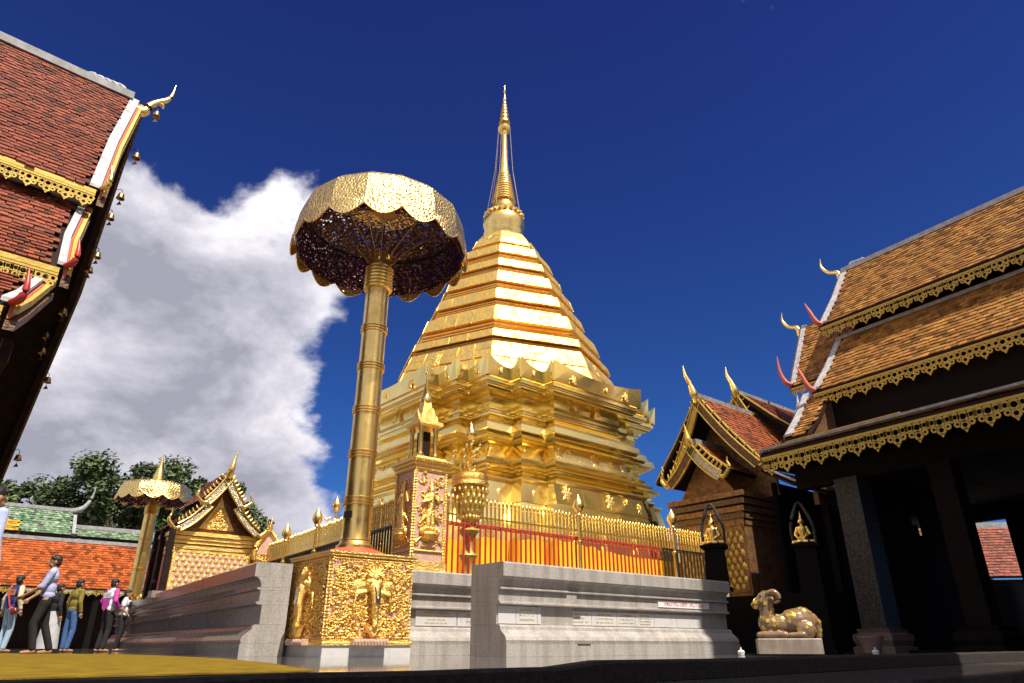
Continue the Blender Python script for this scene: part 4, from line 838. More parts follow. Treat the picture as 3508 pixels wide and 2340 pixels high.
# ================================================================ right hall
KR = .88
RF = (9.106 * 1.1, 16.402 * 1.1, 146)
rh = thing('temple_hall', 'dark open hall at the right with amber tiled roof tiers and gold lace eaves', 'temple', (RF[0], RF[1], 0), head(146))
rr_ = Roof(rh, RF, 'tile_amber', 5); XR = 12.5
def k3(x, y, z): return Vector((x * KR, y * KR, (z - .15) * KR + .15))
tiers = [(k3(0, 0, 11.84), k3(-.05, -1.95, 9.35), XR), (k3(.17, -1.6, 8.80), k3(-.13, -2.9, 6.98), XR), (k3(-.66, -2.6, 7.0), k3(-.5, -4.1, 5.45), .2), (k3(-.05, -2.6, 5.25), k3(-.03, -5.95, 4.62), XR)]
for i, (t, e, xe) in enumerate(tiers):
    mid = t.lerp(e, .5) + Vector((0, 0, -.07)); far = lambda p: Vector((xe, p.y, p.z)); mr = lambda p: Vector((p.x, -p.y, p.z))
    for p, q in ((t, mid), (mid, e)):
        slab(rh, 'roof_deck', p, far(p), q, far(q), .08, 'dark_wood'); rr_.slope(p + Vector((.14, 0, 0)), far(p), q + Vector((.14, 0, 0)), far(q), .16, .125)
    slab(rh, 'roof_deck', mr(t), mr(far(t)), mr(e), mr(far(e)), .08, 'dark_wood')
    for sg in (1, -1):
        T = [Vector((p.x - .02, p.y * sg, p.z + .05)) for p in (t, mid, e)]
        b = MB(); b.ribbon(T, Vector((.18, 0, 0)), (0, 0, .06)); b.build('grey_verge', 'plaster', rh)
        b = MB(); b.ribbon([p + Vector((-.06, 0, .02)) for p in T], Vector((.05, 0, 0)), (0, 0, -.22)); b.build('verge_board', 'carved_wood', rh)
    e2 = e + Vector((-.02, -.03, -.05))
    b = MB(); b.box(((e2.x + xe) / 2, e2.y, e2.z), (xe - e2.x, .05, .08)); b.build('eave_board', 'dark_wood', rh)
    valance(rh, (e2.x + .02, e2.y - .03, e2.z - .03), (xe if i != 2 else 2.4, e2.y - .03, e2.z - .03), (.36, .38, .20, .40)[i], (.36, .40, .15, .44)[i])
    if i == 1: b = MB(); b.box(((t.x + xe) / 2, t.y - .02, t.z + .06), (xe - t.x, .14, .09)); b.build('grey_ridge', 'plaster_grey', rh)
    if i in (0, 1): 
        v = e; horn(rh, 'verge_horn', [v + Vector((.05, 0, .02)), v + Vector((-.06, -.10, .12)), v + Vector((-.16, -.14, .45)), v + Vector((-.30, -.10, .80))], [.07, .075, .05, .008], 'red_oxide')
# telescoped lower gable at the far end
t, e = k3(-1.86, 0, 10.45), k3(-1.57, -1.75, 7.80); en = lambda p: Vector((.25, p.y, p.z))
slab(rh, 'roof_deck', t, en(t), e, en(e), .08, 'dark_wood'); rr_.slope(t + Vector((.12, 0, 0)), en(t), e + Vector((.12, 0, 0)), en(e), .16, .125)
slab(rh, 'roof_deck', Vector((t.x, -t.y, t.z)), Vector((.25, -t.y, t.z)), Vector((e.x, -e.y, e.z)), Vector((.25, -e.y, e.z)), .08, 'dark_wood')
for sg in (1, -1):
    T = [Vector((p.x, p.y * sg, p.z + .05)) for p in (t, t.lerp(e, .5), e)]; b = MB(); b.ribbon(T, Vector((.16, 0, 0)), (0, 0, .06)); b.build('grey_verge', 'plaster', rh)
    b = MB(); b.ribbon([p + Vector((-.06, 0, .02)) for p in T], Vector((.05, 0, 0)), (0, 0, -.22)); b.build('verge_board', 'carved_wood', rh)
    v = T[2]; horn(rh, 'verge_horn', [v + Vector((.05, 0, 0)), v + Vector((-.08, -.10 * sg, .10)), v + Vector((-.18, -.14 * sg, .45)), v + Vector((-.22, -.1 * sg, .95))], [.07, .075, .05, .008], 'red_oxide')
valance(rh, (e.x + .02, e.y - .05, e.z - .06), (.0, e.y - .05, e.z - .06), .22, .26)
for apx, dz in ((tiers[0][0], 0), (t, 0)):
    horn(rh, 'roof_horn', [apx + Vector((.12, 0, -.12)), apx + Vector((-.10, 0, -.20)), apx + Vector((-.16, 0, .10)), apx + Vector((-.44, 0, .24)), apx + Vector((-.62, 0, .52)), apx + Vector((-.60, 0, .82))], [.07, .08, .075, .055, .04, .006], 'gold_cast')
for k in range(4): horn(rh, 'ridge_scale', [tiers[0][0] + Vector((.25 + k * .12, 0, .08)), tiers[0][0] + Vector((.28 + k * .12, 0, .20)), tiers[0][0] + Vector((.38 + k * .12, 0, .26 - .03 * k))], [.05, .04, .008], 'plaster')
ap = tiers[0][0]; b = MB(); b.ribbon([(x, -.09, ap.z) for x in (.0, 3, 6, 9, XR)], (0, .18, 0), (0, 0, .14)); b.build('ridge_cap', 'plaster', rh)
rr_.finish(300)
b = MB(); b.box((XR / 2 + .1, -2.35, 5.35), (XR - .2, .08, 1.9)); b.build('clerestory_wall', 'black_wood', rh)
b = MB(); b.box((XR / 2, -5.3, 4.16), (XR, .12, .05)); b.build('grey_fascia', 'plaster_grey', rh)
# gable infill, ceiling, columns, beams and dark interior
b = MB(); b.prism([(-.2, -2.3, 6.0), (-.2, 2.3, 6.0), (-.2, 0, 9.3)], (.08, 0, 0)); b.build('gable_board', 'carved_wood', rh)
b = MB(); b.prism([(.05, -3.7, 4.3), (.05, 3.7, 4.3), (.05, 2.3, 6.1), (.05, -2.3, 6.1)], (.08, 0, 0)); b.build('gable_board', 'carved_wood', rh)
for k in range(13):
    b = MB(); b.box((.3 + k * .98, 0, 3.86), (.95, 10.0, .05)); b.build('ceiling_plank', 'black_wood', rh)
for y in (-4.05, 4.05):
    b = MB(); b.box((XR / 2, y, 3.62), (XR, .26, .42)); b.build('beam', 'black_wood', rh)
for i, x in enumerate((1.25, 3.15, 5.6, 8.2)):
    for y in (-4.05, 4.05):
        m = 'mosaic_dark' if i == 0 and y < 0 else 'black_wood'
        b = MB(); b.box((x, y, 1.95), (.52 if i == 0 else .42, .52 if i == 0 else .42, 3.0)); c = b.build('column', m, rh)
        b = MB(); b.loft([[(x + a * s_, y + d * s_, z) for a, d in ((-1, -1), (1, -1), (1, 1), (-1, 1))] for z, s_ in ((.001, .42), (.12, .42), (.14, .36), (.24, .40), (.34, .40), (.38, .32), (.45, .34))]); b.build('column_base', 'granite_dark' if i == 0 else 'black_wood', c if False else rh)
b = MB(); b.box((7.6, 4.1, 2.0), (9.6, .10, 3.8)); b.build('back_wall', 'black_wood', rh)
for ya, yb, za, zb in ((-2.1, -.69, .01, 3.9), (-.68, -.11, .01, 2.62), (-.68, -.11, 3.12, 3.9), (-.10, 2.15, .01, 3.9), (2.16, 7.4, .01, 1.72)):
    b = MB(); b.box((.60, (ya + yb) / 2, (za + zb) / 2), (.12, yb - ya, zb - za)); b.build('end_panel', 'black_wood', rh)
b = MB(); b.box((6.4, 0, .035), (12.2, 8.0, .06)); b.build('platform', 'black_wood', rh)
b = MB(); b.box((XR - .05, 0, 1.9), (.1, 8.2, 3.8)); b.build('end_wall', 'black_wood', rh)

# ================================================================ gabled pavilions
def curved(P0, P1, sag, n=8):
    P0, P1 = Vector(P0), Vector(P1); return [P0.lerp(P1, i / n) + Vector((0, 0, -sag * math.sin(math.pi * i / n))) for i in range(n + 1)]
def barge(parent, apex, end, sag, w, y, m, hook, hm, studs=None):
    """curved bargeboard on plane y with an upturned hook at its lower end (local XZ)"""
    P = curved((apex[0], y, apex[1]), (end[0], y, end[1]), sag); N = []
    for i, p in enumerate(P):
        t = (P[min(i + 1, len(P) - 1)] - P[max(i - 1, 0)]).normalized(); N.append(Vector((-t.z, 0, t.x)) * w * (1 if t.x > 0 else -1) * -1)
    b = MB(); b.ribbon(P, N, (0, .07, 0)); o = b.build('bargeboard', m, parent)
    for off in (0.0, 1.0):
        b = MB(); b.tube([p + n * off + Vector((0, -.01, 0)) for p, n in zip(P, N)], .022, 6); b.build('board_edge', hm, o)
    for i in range(1, len(P) - 1):                    # flame leaves along the upper edge
        q = P[i] + Vector((0, .035, 0)); g = -N[i].normalized(); dd = Vector((1 if end[0] > apex[0] else -1, 0, 0))
        horn(parent, 'flame_leaf', [q - g * .02, q + g * w * .28 + dd * w * .10, q + g * w * .55 + dd * w * .02, q + g * w * .85 - dd * w * .12], [w * .13, w * .14, w * .09, .004], hm, 5)
    d = 1 if end[0] > apex[0] else -1; e = P[-1] + Vector((0, .03, 0)); s = hook
    horn(parent, 'naga_hook', [e + N[-1] * .5, e + N[-1] * .5 + Vector((d * .22 * s, 0, -.06 * s)), e + Vector((d * .42 * s, 0, .08 * s)), e + Vector((d * .45 * s, 0, .32 * s)), e + Vector((d * .36 * s, 0, .52 * s)), e + Vector((d * .42 * s, 0, .78 * s))], [.10 * s, .12 * s, .11 * s, .08 * s, .05 * s, .006], hm)
# ---- left: small gilded pavilion, its lit front facing the camera
PF = (-8.6, 18.0, 51)
pl = thing('gilded_pavilion', 'small gilded pavilion with curved silver and gold bargeboards at the left', 'pavilion', (PF[0], PF[1], 0), head(51))
Wd, Dp = 1.92, 1.3; cx = Wd / 2
b = MB(); b.box((cx, Dp / 2, 1.9), (Wd, Dp, 1.36)); b.build('body', 'gold_brown', pl)
b = MB(); b.box((cx, -.012, 1.28), (Wd + .06, .06, .10)); b.build('base_trim', 'gold_relief', pl)
RO = flower(.062, 1.15); RO.materials.append(M['gold_relief'])
b = MB(); b.box((cx, -.008, 1.83), (Wd - .10, .016, 1.0)); fpn = b.build('diaper_panel', 'mosaic_pink', pl)
for r in range(8):
    for c in range(11):
        x = .11 + (c + .5 * (r % 2)) * .163
        if x < Wd - .08: o = link('rosette', RO, fpn); o.location = (x, -.02, 1.40 + r * .125)
for x in (.03, Wd - .03): b = MB(); b.box((x, -.02, 1.85), (.07, .05, 1.2)); b.build('corner_pilaster', 'gold_relief', pl)
for i, (z, h, o_) in enumerate(((2.37, .08, .03), (2.47, .10, .05), (2.585, .08, .08), (2.68, .09, .11), (2.79, .10, .15))):
    b = MB(); b.box((cx, Dp / 2 - .0, z), (Wd + 2 * o_, Dp + 2 * o_, h)); b.build('cornice_course', ('gold_relief', 'gold_bright')[i % 2], pl)
b = MB(); b.prism([(.05, .02, 2.85), (Wd - .05, .02, 2.85), (cx, .02, 4.2)], (0, .08, 0)); b.build('gable_wall', 'gold_brown', pl)
b = MB(); b.prism([(.50, -.03, 2.95), (Wd - .50, -.03, 2.95), (cx + .10, -.03, 3.55), (cx, -.03, 3.85), (cx - .10, -.03, 3.55)], (0, .05, 0)); pdm = b.build('pediment', 'gold_bright', pl)
b = MB(); scrolls(b, [(.65, Wd - .65, 3.0, 3.25), (.82, Wd - .82, 3.2, 3.5)], 60, 90, -.03, (.03, .06), .012); b.build('scrollwork', 'gold_bright', pdm, kind='stuff')
for sx in (-1, 1):
    # upper and lower bargeboards
    barge(pl, (cx, 4.42), (cx + sx * .52, 3.66), .05, .19, -.34, 'mosaic_silver', .42, 'gold_cast')
    barge(pl, (cx + sx * .42, 3.60), (cx + sx * 1.05, 2.98), .07, .19, -.30, 'mosaic_silver', .48, 'gold_cast')
    for (p, q) in (((0, 4.40), (.56, 3.62)), ((.40, 3.52), (1.12, 2.92))):
        slab(pl, 'roof_deck', (cx + sx * p[0], -.30, p[1]), (cx + sx * p[0], Dp + .3, p[1]), (cx + sx * q[0], -.30, q[1]), (cx + sx * q[0], Dp + .3, q[1]), .06, 'dark_wood')
        rq = Roof(pl, PF, 'tile_red', 8); rq.slope((cx + sx * p[0], -.24, p[1] + .02), (cx + sx * p[0], Dp + .3, p[1] + .02), (cx + sx * q[0], -.24, q[1] + .02), (cx + sx * q[0], Dp + .3, q[1] + .02), .14, .12); rq.finish(0)
horn(pl, 'roof_horn', [(cx, -.32, 4.3), (cx, -.40, 4.45), (cx + .03, -.42, 4.62), (cx + .05, -.40, 4.78), (cx + .10, -.42, 5.0)], [.09, .10, .07, .05, .006], 'gold_cast')
for x, y in ((-.16, -.25), (-.16, Dp / 2), (-.16, Dp)):
    b = MB(); b.box((x, y, 2.1), (.13, .13, 1.70)); b.build('side_post', 'dark_wood', pl)
b = MB(); b.box((-.16, .0, 1.75), (.05, .30, .9)); b.build('red_post_panel', 'red_paint', pl)
b = MB(); b.box((-.14, -.2, 1.30), (.5, .4, .16)); tag(o := b.build('stone_block', 'stone_pale'), 'pale stone block on the wall end below the gilded pavilion', 'block'); o.location = (PF[0], PF[1], -.02); o.rotation_euler = (0, 0, head(51))
# little arch shrine between pavilion and fence
ar = thing('shrine_arch', 'small gilded arch shrine beside the gilded pavilion', 'shrine', (*world_of(PF, (2.08, -.15, 0)).xy, 1.25), head(51))
b = MB(); b.box((.25, .15, .60), (.62, .30, 1.2)); b.build('body', 'gold_relief', ar)
for sx in (-1, 1): horn(ar, 'arch_rib', [(.25 + sx * .33, -.05, 1.0), (.25 + sx * .36, -.05, 1.25), (.25 + sx * .22, -.05, 1.55), (.25, -.05, 1.82)], [.06, .07, .07, .04], 'gold_relief')
b = MB(); b.prism([(-.03, -.03, 1.15), (.53, -.03, 1.15), (.42, -.03, 1.5), (.25, -.03, 1.75), (.08, -.03, 1.5)], (0, .1, 0)); b.build('tympanum', 'mosaic_pink', ar)
horn(ar, 'arch_finial', [(.25, -.05, 1.75), (.25, -.05, 1.95), (.27, -.05, 2.15)], [.06, .05, .006], 'gold_cast')
b = MB(); scrolls(b, [(0, .5, .7, 1.12)], 30, 95, -.02, (.04, .07), .014); b.build('scrollwork', 'gold_relief', ar, kind='stuff')

# ---- right: brown gilt pavilion, front turned to the left, roofs lit
QF = (5.7, 17.0, 141)
pr_ = thing('carved_pavilion', 'carved brown and gold pavilion with stepped orange roofs right of the stupa', 'pavilion', (QF[0], QF[1], 0), head(141))
ry = Roof(pr_, QF, 'tile_rust', 12); gx = -1.0
b = MB(); b.box((-1.05, 1.6, 2.2), (2.0, 3.2, 2.0)); b.build('body', 'gold_brown', pr_)
b = MB(); b.box((-.20, 2.9, .60), (4.0, 6.6, 1.19)); b.build('plinth', 'black_wood', pr_)
b = MB(); b.box((-1.05, -.01, 2.05), (1.9, .03, 1.5)); fpn = b.build('diaper_panel', 'gold_brown', pr_)
RQ = flower(.07, 1.5); RQ.materials.append(M['gold_dull'])
for r in range(9):
    for c in range(11):
        x = -1.93 + (c + .5 * (r % 2)) * .168
        if x < -.12: o = link('rosette', RQ, fpn); o.location = (x, -.03, 1.42 + r * .155)
for i, z in enumerate((2.92, 3.08, 3.24, 3.42, 3.60)):
    b = MB(); b.box((-1.05, 1.6, z), (2.04 + .07 * i, 3.24 + .07 * i, .13)); b.build('cornice_course', ('gold_brown', 'carved_wood')[i % 2], pr_)
b = MB(); b.prism([(-2.2, .9, 3.6), (.5, .9, 3.6), (.45, .9, 4.3), (gx, .9, 6.2), (-2.2, .9, 4.3)], (0, .08, 0)); b.build('gable_wall', 'gold_brown', pr_)
b = MB(); b.prism([(-1.95, .05, 3.6), (-.15, .05, 3.6), (gx - .05, .05, 4.85)], (0, .08, 0)); b.build('porch_gable', 'gold_brown', pr_)
for (x0, z0, x1, z1, y0, y1) in ((gx, 6.37, .66, 4.25, 0.0, 3.3), (gx - .35, 7.15, .75, 5.25, 2.6, 6.6), (.45, 4.15, 2.0, 3.35, .3, 6.6), (gx, 5.02, -.10, 4.15, -.35, .9)):
    for sx in (1, -1):
        if x0 == .45 and sx < 0: continue
        c_ = gx if y0 < 2.6 or x0 == .45 else gx - .35
        A, B = (x0, z0), (x1, z1)
        if sx < 0: A, B = (2 * c_ - x0, z0), (2 * c_ - x1, z1)
        mx, mz = (A[0] + B[0]) / 2, (A[1] + B[1]) / 2 - .06
        for p, q in ((A, (mx, mz)), ((mx, mz), B)):
            slab(pr_, 'roof_deck', (p[0], y0, p[1]), (p[0], y1, p[1]), (q[0], y0, q[1]), (q[0], y1, q[1]), .06, 'dark_wood')
            if sx > 0: ry.slope((p[0], y0 + .1, p[1] + .02), (p[0], y1, p[1] + .02), (q[0], y0 + .1, q[1] + .02), (q[0], y1, q[1] + .02), .13, .11)
        if x0 != .45:
            b = MB(); b.box((c_, (y0 + y1) / 2, z0 + .06), (.14, y1 - y0, .12)); b.build('ridge_cap', 'plaster', pr_)
        b = MB(); b.ribbon([(A[0], y0, A[1] + .05), (mx, y0, mz + .05), (B[0], y0, B[1] + .05)], (0, .10, 0), (0, 0, .05)); b.build('verge', 'plaster' if x0 == .45 else 'gold_dull', pr_)
ry.finish(300)
for sx, dx_ in ((1, 1.66), (-1, 1.15)):
    barge(pr_, (gx, 6.40), (gx + sx * dx_, 4.28), .12, .20, -.06, 'carved_wood' if sx > 0 else 'gold_dull', .55 if sx < 0 else .3, 'gold_dull')
    barge(pr_, (gx - .05, 5.05), (gx - .05 + sx * .86, 4.12), .10, .24, -.45, 'mosaic_silver' if sx > 0 else 'carved_wood', .45, 'gold_dull')
    barge(pr_, (gx - .35, 7.18), (gx - .35 + sx * 1.1, 5.25), .10, .16, 2.52, 'carved_wood', .25, 'gold_dull')
horn(pr_, 'roof_horn', [(gx, 0, 6.25), (gx, -.10, 6.45), (gx - .05, -.14, 6.72), (gx - .12, -.22, 7.0), (gx - .16, -.24, 7.3)], [.10, .11, .07, .05, .006], 'gold_cast')
horn(pr_, 'roof_horn', [(gx - .35, 2.6, 7.05), (gx - .35, 2.5, 7.25), (gx - .40, 2.45, 7.5), (gx - .48, 2.4, 7.75), (gx - .5, 2.4, 8.05)], [.10, .11, .07, .05, .006], 'gold_cast')
horn(pr_, 'roof_horn', [(gx - .05, -.40, 4.95), (gx - .05, -.50, 5.10), (gx - .08, -.52, 5.3), (gx - .10, -.55, 5.55)], [.08, .09, .05, .006], 'gold_dull')
horn(pr_, 'ridge_crest', [(gx - .35, 6.1, 7.2), (gx - .35, 6.2, 7.42), (gx - .35, 6.22, 7.7), (gx - .35, 6.25, 8.1)], [.16, .10, .04, .006], 'plaster')
b = MB(); b.box((.40, 3.6, 2.55), (.10, 5.6, 2.7)); b.build('side_wall', 'black_wood', pr_)
for y in (.9, 2.4, 3.9, 5.6):
    b = MB(); b.box((1.62, y, 2.18), (.16, .16, 1.98)); b.build('porch_post', 'black_wood', pr_)
b = MB(); b.box((1.62, 3.5, 3.30), (.12, 6.0, .30)); b.build('porch_beam', 'carved_wood', pr_)

# ================================================================ rear cloister with orange and green roof, left
CF = (-17.83, 37.3, 52)
cl = thing('cloister', 'long low cloister with orange tiled roof and green upper ridge behind the people', 'building', (CF[0], CF[1], 0), head(52))
rc = Roof(cl, CF, 'tile_orange', 20); x0, x1 = -13.5, 3.6
slab(cl, 'roof_deck', (x0, 2.4, 5.0), (x1, 2.4, 5.0), (x0, 0, 2.66), (x1, 0, 2.66), .1, 'dark_wood'); rc.slope((x0, 2.4, 5.02), (x1, 2.4, 5.02), (x0, 0, 2.68), (x1, 0, 2.68), .20, .17)
slab(cl, 'roof_deck', (x0, 4.0, 6.75), (-4.4, 4.0, 6.75), (x0, 2.45, 5.35), (-4.4, 2.45, 5.35), .1, 'dark_wood')
rc.slope((x0, 4.0, 6.77), (-4.5, 4.0, 6.77), (x0, 3.15, 6.0), (-4.5, 3.15, 6.0), .20, .17, m='tile_green'); rc.slope((x0, 3.15, 6.0), (-6.8, 3.15, 6.0), (x0, 2.5, 5.40), (-6.8, 2.5, 5.40), .20, .17, m='tile_yellow'); rc.slope((-6.8, 3.15, 6.0), (-4.5, 3.15, 6.0), (-6.8, 2.5, 5.40), (-4.5, 2.5, 5.40), .20, .17, m='tile_green')
slab(cl, 'roof_deck', (-4.3, 3.4, 5.85), (1.2, 3.4, 5.85), (-4.3, 2.6, 5.35), (1.2, 2.6, 5.35), .1, 'dark_wood'); rc.slope((-4.3, 3.4, 5.87), (1.2, 3.4, 5.87), (-4.3, 2.6, 5.37), (1.2, 2.6, 5.37), .20, .17, m='tile_green')
rc.finish(300)
for a, c_, y, z in ((x0, x1, 2.4, 5.1), (x0, -4.4, 4.0, 6.85), (-4.3, 1.2, 3.4, 5.95)): b = MB(); b.box(((a + c_) / 2, y, z), (c_ - a, .26, .18)); b.build('ridge_cap', 'plaster_grey', cl)
b = MB(); b.box((-4.4, 3.2, 6.0), (.16, 1.7, .14), mtx=Matrix.Rotation(R_(42), 3, 'X')); b.build('verge', 'plaster_grey', cl)
for x, z, y in ((-4.4, 6.8, 4.0), (1.2, 5.9, 3.4)): horn(cl, 'roof_horn', [(x - .5, y, z), (x, y, z + .05), (x + .4, y, z + .35), (x + .62, y, z + .95), (x + .66, y, z + 1.5)], [.16, .16, .12, .06, .01], 'plaster_grey')
valance(cl, (x0, -.02, 2.62), (x1, -.02, 2.62), .34, .30)
for k in range(9): b = MB(); b.box((x0 + 1 + k * 1.9, .25, 1.3), (.26, .26, 2.6)); b.build('column', 'black_wood', cl)
b = MB(); b.box(((x0 + x1) / 2, 2.2, 1.3), (x1 - x0, .2, 2.6)); b.build('back_wall', 'dark_wood', cl)
# red roof seen through the right hall
EF = (19.0, 30.5, 100)
fr_ = thing('far_gallery', 'low gallery with red tiled roof seen through the right hall', 'building', (EF[0], EF[1], 0), head(100))
rg = Roof(fr_, EF, 'tile_red', 31); slab(fr_, 'roof_deck', (-6, 2.2, 5.1), (9, 2.2, 5.1), (-6, 0, 2.8), (9, 0, 2.8), .1, 'dark_wood'); rg.slope((-6, 2.2, 5.12), (9, 2.2, 5.12), (-6, 0, 2.82), (9, 0, 2.82), .22, .17); rg.finish(0)
b = MB(); b.box((1.5, 2.25, 5.2), (15, .3, .25)); b.build('ridge_cap', 'plaster_grey', fr_)
b = MB(); b.box((1.5, 1.8, 1.4), (15, .2, 2.8)); b.build('wall', 'dark_wood', fr_)
# ================================================================ trees
def tree(label, loc, h, rx, rz, nclump, nleaf, m, leaf, seed, trunk=.3):
    t = thing('leafy_tree', label, 'tree', loc); rnd = random.Random(seed)
    b = MB(); b.tube([(0, 0, 0), (.1, .05, h * .25), (-.05, .1, h * .5), (.1, 0, h * .72)], [trunk, trunk * .75, trunk * .5, trunk * .22], 10); cl_ = []
    for i in range(nclump):
        a = rnd.uniform(0, 6.28); q = rnd.random() ** .5; z = h - rz + rnd.uniform(-1, 1) * rz * math.sqrt(max(0, 1 - q * q)); c = Vector((rx * q * math.cos(a), rx * q * .8 * math.sin(a), z)); cl_.append((c, rnd.uniform(.10, .2) * rx))
        if i % 3 == 0: b.tube([(0, 0, h * rnd.uniform(.3, .6)), c * .5 + Vector((0, 0, h * .28)), c], [trunk * .35, trunk * .2, trunk * .06], 5)
    b.build('trunk', 'bark', t, smooth=60); vs = []; fs = []; cols = []
    for c, r in cl_:
        g0 = rnd.uniform(.7, 1.3)
        for _ in range(nleaf):
            d = Vector((rnd.gauss(0, 1), rnd.gauss(0, 1), rnd.gauss(0, .75))).normalized(); p = c + d * r * rnd.uniform(.45, 1.05); u = Vector((rnd.uniform(-1, 1), rnd.uniform(-1, 1), rnd.uniform(-.6, .6))).normalized(); v = u.cross(d + Vector((0, 0, .5))).normalized(); s = leaf * rnd.uniform(.6, 1.2); o = len(vs)
            vs += [p - u * s, p - v * s * .45 + d * s * .1, p + u * s, p + v * s * .45 + d * s * .1]; fs.append((o, o + 1, o + 2, o + 3)); g = g0 * rnd.uniform(.75, 1.25); cols += [g, g, g * .9, 1]
    me = bpy.data.meshes.new('crown'); me.from_pydata(vs, [], fs); a = me.attributes.new('tint', 'FLOAT_COLOR', 'FACE'); a.data.foreach_set('color', cols); me.materials.append(M[m]); link('crown', me, t); return t
tree('broad dark green tree rising behind the orange roofed cloister', (-24.5, 43.5, 0), 11.3, 5.0, 2.8, 95, 260, 'leaf', .19, 3)
tree('lower dark tree left of the big one behind the cloister', (-31.5, 44, 0), 9.7, 3.6, 2.3, 55, 240, 'leaf', .19, 4)
tree('dark tree showing behind the small gilded pavilion roof', (-20.0, 45.5, 0), 10.4, 3.6, 3.2, 60, 240, 'leaf', .19, 6)
tree('small bright green tree above the red gallery roof at right', (24.7, 37, 0), 6.9, 1.4, 1.0, 16, 150, 'leaf_bright', .12, 7, .15)
# ================================================================ people
def person(label, loc, face, H, shirt, pants, pose=None, sleeve='long', turn=0, hair='hair', lean=0, extras=None, wide=1.0, legs=None, bare=False):
    """local frame: the person faces -Y, x to their left; face = rotation about z"""
    k = H / 1.70; t = thing('person', label, 'person', (loc[0], loc[1], 0), face, 'people standing by the left wall'); V = lambda x, y, z: (x * k, y * k, z * k)
    P = dict(lsh=(.18, 0, 1.40), lel=(.24, .03, 1.14), lwr=(.25, -.04, .90), rsh=(-.18, 0, 1.40), rel=(-.24, .03, 1.14), rwr=(-.25, -.04, .90), lkn=(.10, -.03, .50), lan=(.11, .03, .09), rkn=(-.10, -.03, .50), ran=(-.11, .03, .09)); P.update(pose or {})
    # body: one skin
    hd = Matrix.Rotation(R_(turn), 3, 'Z'); hc = Vector((0, -.02, 1.575))
    def h(x, y, z): v = hd @ Vector((x, y, z)) + hc; return V(*v)
    B = [('s', h(0, .005, .02), (.075 * k, .092 * k, .098 * k)), ('s', h(0, -.03, -.05), (.056 * k, .058 * k, .062 * k)), ('c', h(0, -.088, .005), h(0, -.105, -.025), .013 * k, .016 * k), ('s', h(.078, .012, -.01), (.014 * k, .022 * k, .032 * k)), ('s', h(-.078, .012, -.01), (.014 * k, .022 * k, .032 * k)),
         ('c', V(0, .01, 1.38), V(0, -.005, 1.52), .058 * k, .052 * k), ('c', V(0, 0, 1.30), V(0, 0, .98), .075 * k, .07 * k)]
    for s in 'lr':
        sg = 1 if s == 'l' else -1; sh, el, wr_, kn, an = (Vector(P[s + q]) for q in ('sh', 'el', 'wr', 'kn', 'an'))
        B += [('c', V(*sh), V(*el), .046 * k, .038 * k), ('c', V(*el), V(*wr_), .037 * k, .026 * k), ('c', V(sg * .09, 0, .92), V(*kn), .075 * k, .052 * k), ('c', V(*kn), V(*an), .050 * k, .036 * k)]
        d = (wr_ - el).normalized(); a = d.cross(Vector((0, 1, 0))).normalized() if abs(d.y) < .9 else Vector((1, 0, 0)); pm = wr_ + d * .06
        B += [('c', V(*wr_), V(*pm), .027 * k, .034 * k)]
        c2 = d.cross(a).normalized()
        for q, ln in ((-1.5, .055), (-.5, .07), (.5, .066), (1.5, .05)):
            f0 = pm + c2 * q * .017 + d * .02; f1 = f0 + d * ln * .6; f2 = f1 + (d * .8 - a * .35 * sg).normalized() * ln * .5; B += [('c', V(*f0), V(*f1), .010 * k, .009 * k), ('c', V(*f1), V(*f2), .009 * k, .008 * k)]
        th = wr_ + d * .03 + c2 * -.03; B += [('c', V(*th), V(*(th + d * .035 - c2 * .02)), .011 * k, .010 * k), ('c', V(*(th + d * .035 - c2 * .02)), V(*(th + d * .06 - c2 * .022)), .010 * k, .008 * k)]
        B += [('c', V(an.x, an.y + .02, .045), V(an.x * 1.1, an.y - .15, .03), .042 * k, .030 * k)]
    blob('body', B, .0105 * k, 'skin', t, 2)
    # hair
    hr = [('s', h(0, .02, .045), (.086 * k, .098 * k, .088 * k)), ('s', h(0, .05, -.01), (.080 * k, .065 * k, .085 * k))] + [('s', h(x, -.060, .080), (.026 * k, .022 * k, .024 * k)) for x in (-.045, 0, .045)]
    blob('hair', hr, .010 * k, hair, t, 1)
    b = MB()
    for s in (-1, 1): b.ball(h(s * .030, -.078, .0), (.007 * k, .004 * k, .004 * k), 6)
    b.build('eyes', 'black_cloth', t); b = MB(); b.ball(h(0, -.092, -.058), (.022 * k, .006 * k, .006 * k), 6); b.build('mouth', 'leather_red', t)
    # shirt
    S = [('s', V(0, .0, 1.30), (.165 * k * wide, .115 * k, .15 * k)), ('s', V(0, .0, 1.10), (.150 * k * wide, .115 * k, .16 * k)), ('s', V(0, 0, .98), (.158 * k * wide, .122 * k, .12 * k)), ('c', V(-.13, .0, 1.40), V(.13, 0, 1.40), .062 * k, .062 * k), ('c', V(0, .01, 1.40), V(0, 0, 1.455), .075 * k, .06 * k)]
    SL = []
    for s in 'lr':
        sh, el, wr_ = (Vector(P[s + q]) for q in ('sh', 'el', 'wr'))
        arm = [('c', V(*sh), V(*el), .064 * k, .056 * k)]
        if sleeve == 'long': arm += [('c', V(*el), V(*(el.lerp(wr_, .88))), .056 * k, .042 * k), ('c', V(*(el.lerp(wr_, .80))), V(*(el.lerp(wr_, .9))), .046 * k, .046 * k)]
        elif sleeve == 'rolled': arm += [('c', V(*el), V(*(el.lerp(wr_, .12))), .060 * k, .055 * k)]
        else: arm = [('c', V(*sh), V(*sh.lerp(el, .62)), .066 * k, .066 * k)]
        SL += arm
    ex = extras or {}
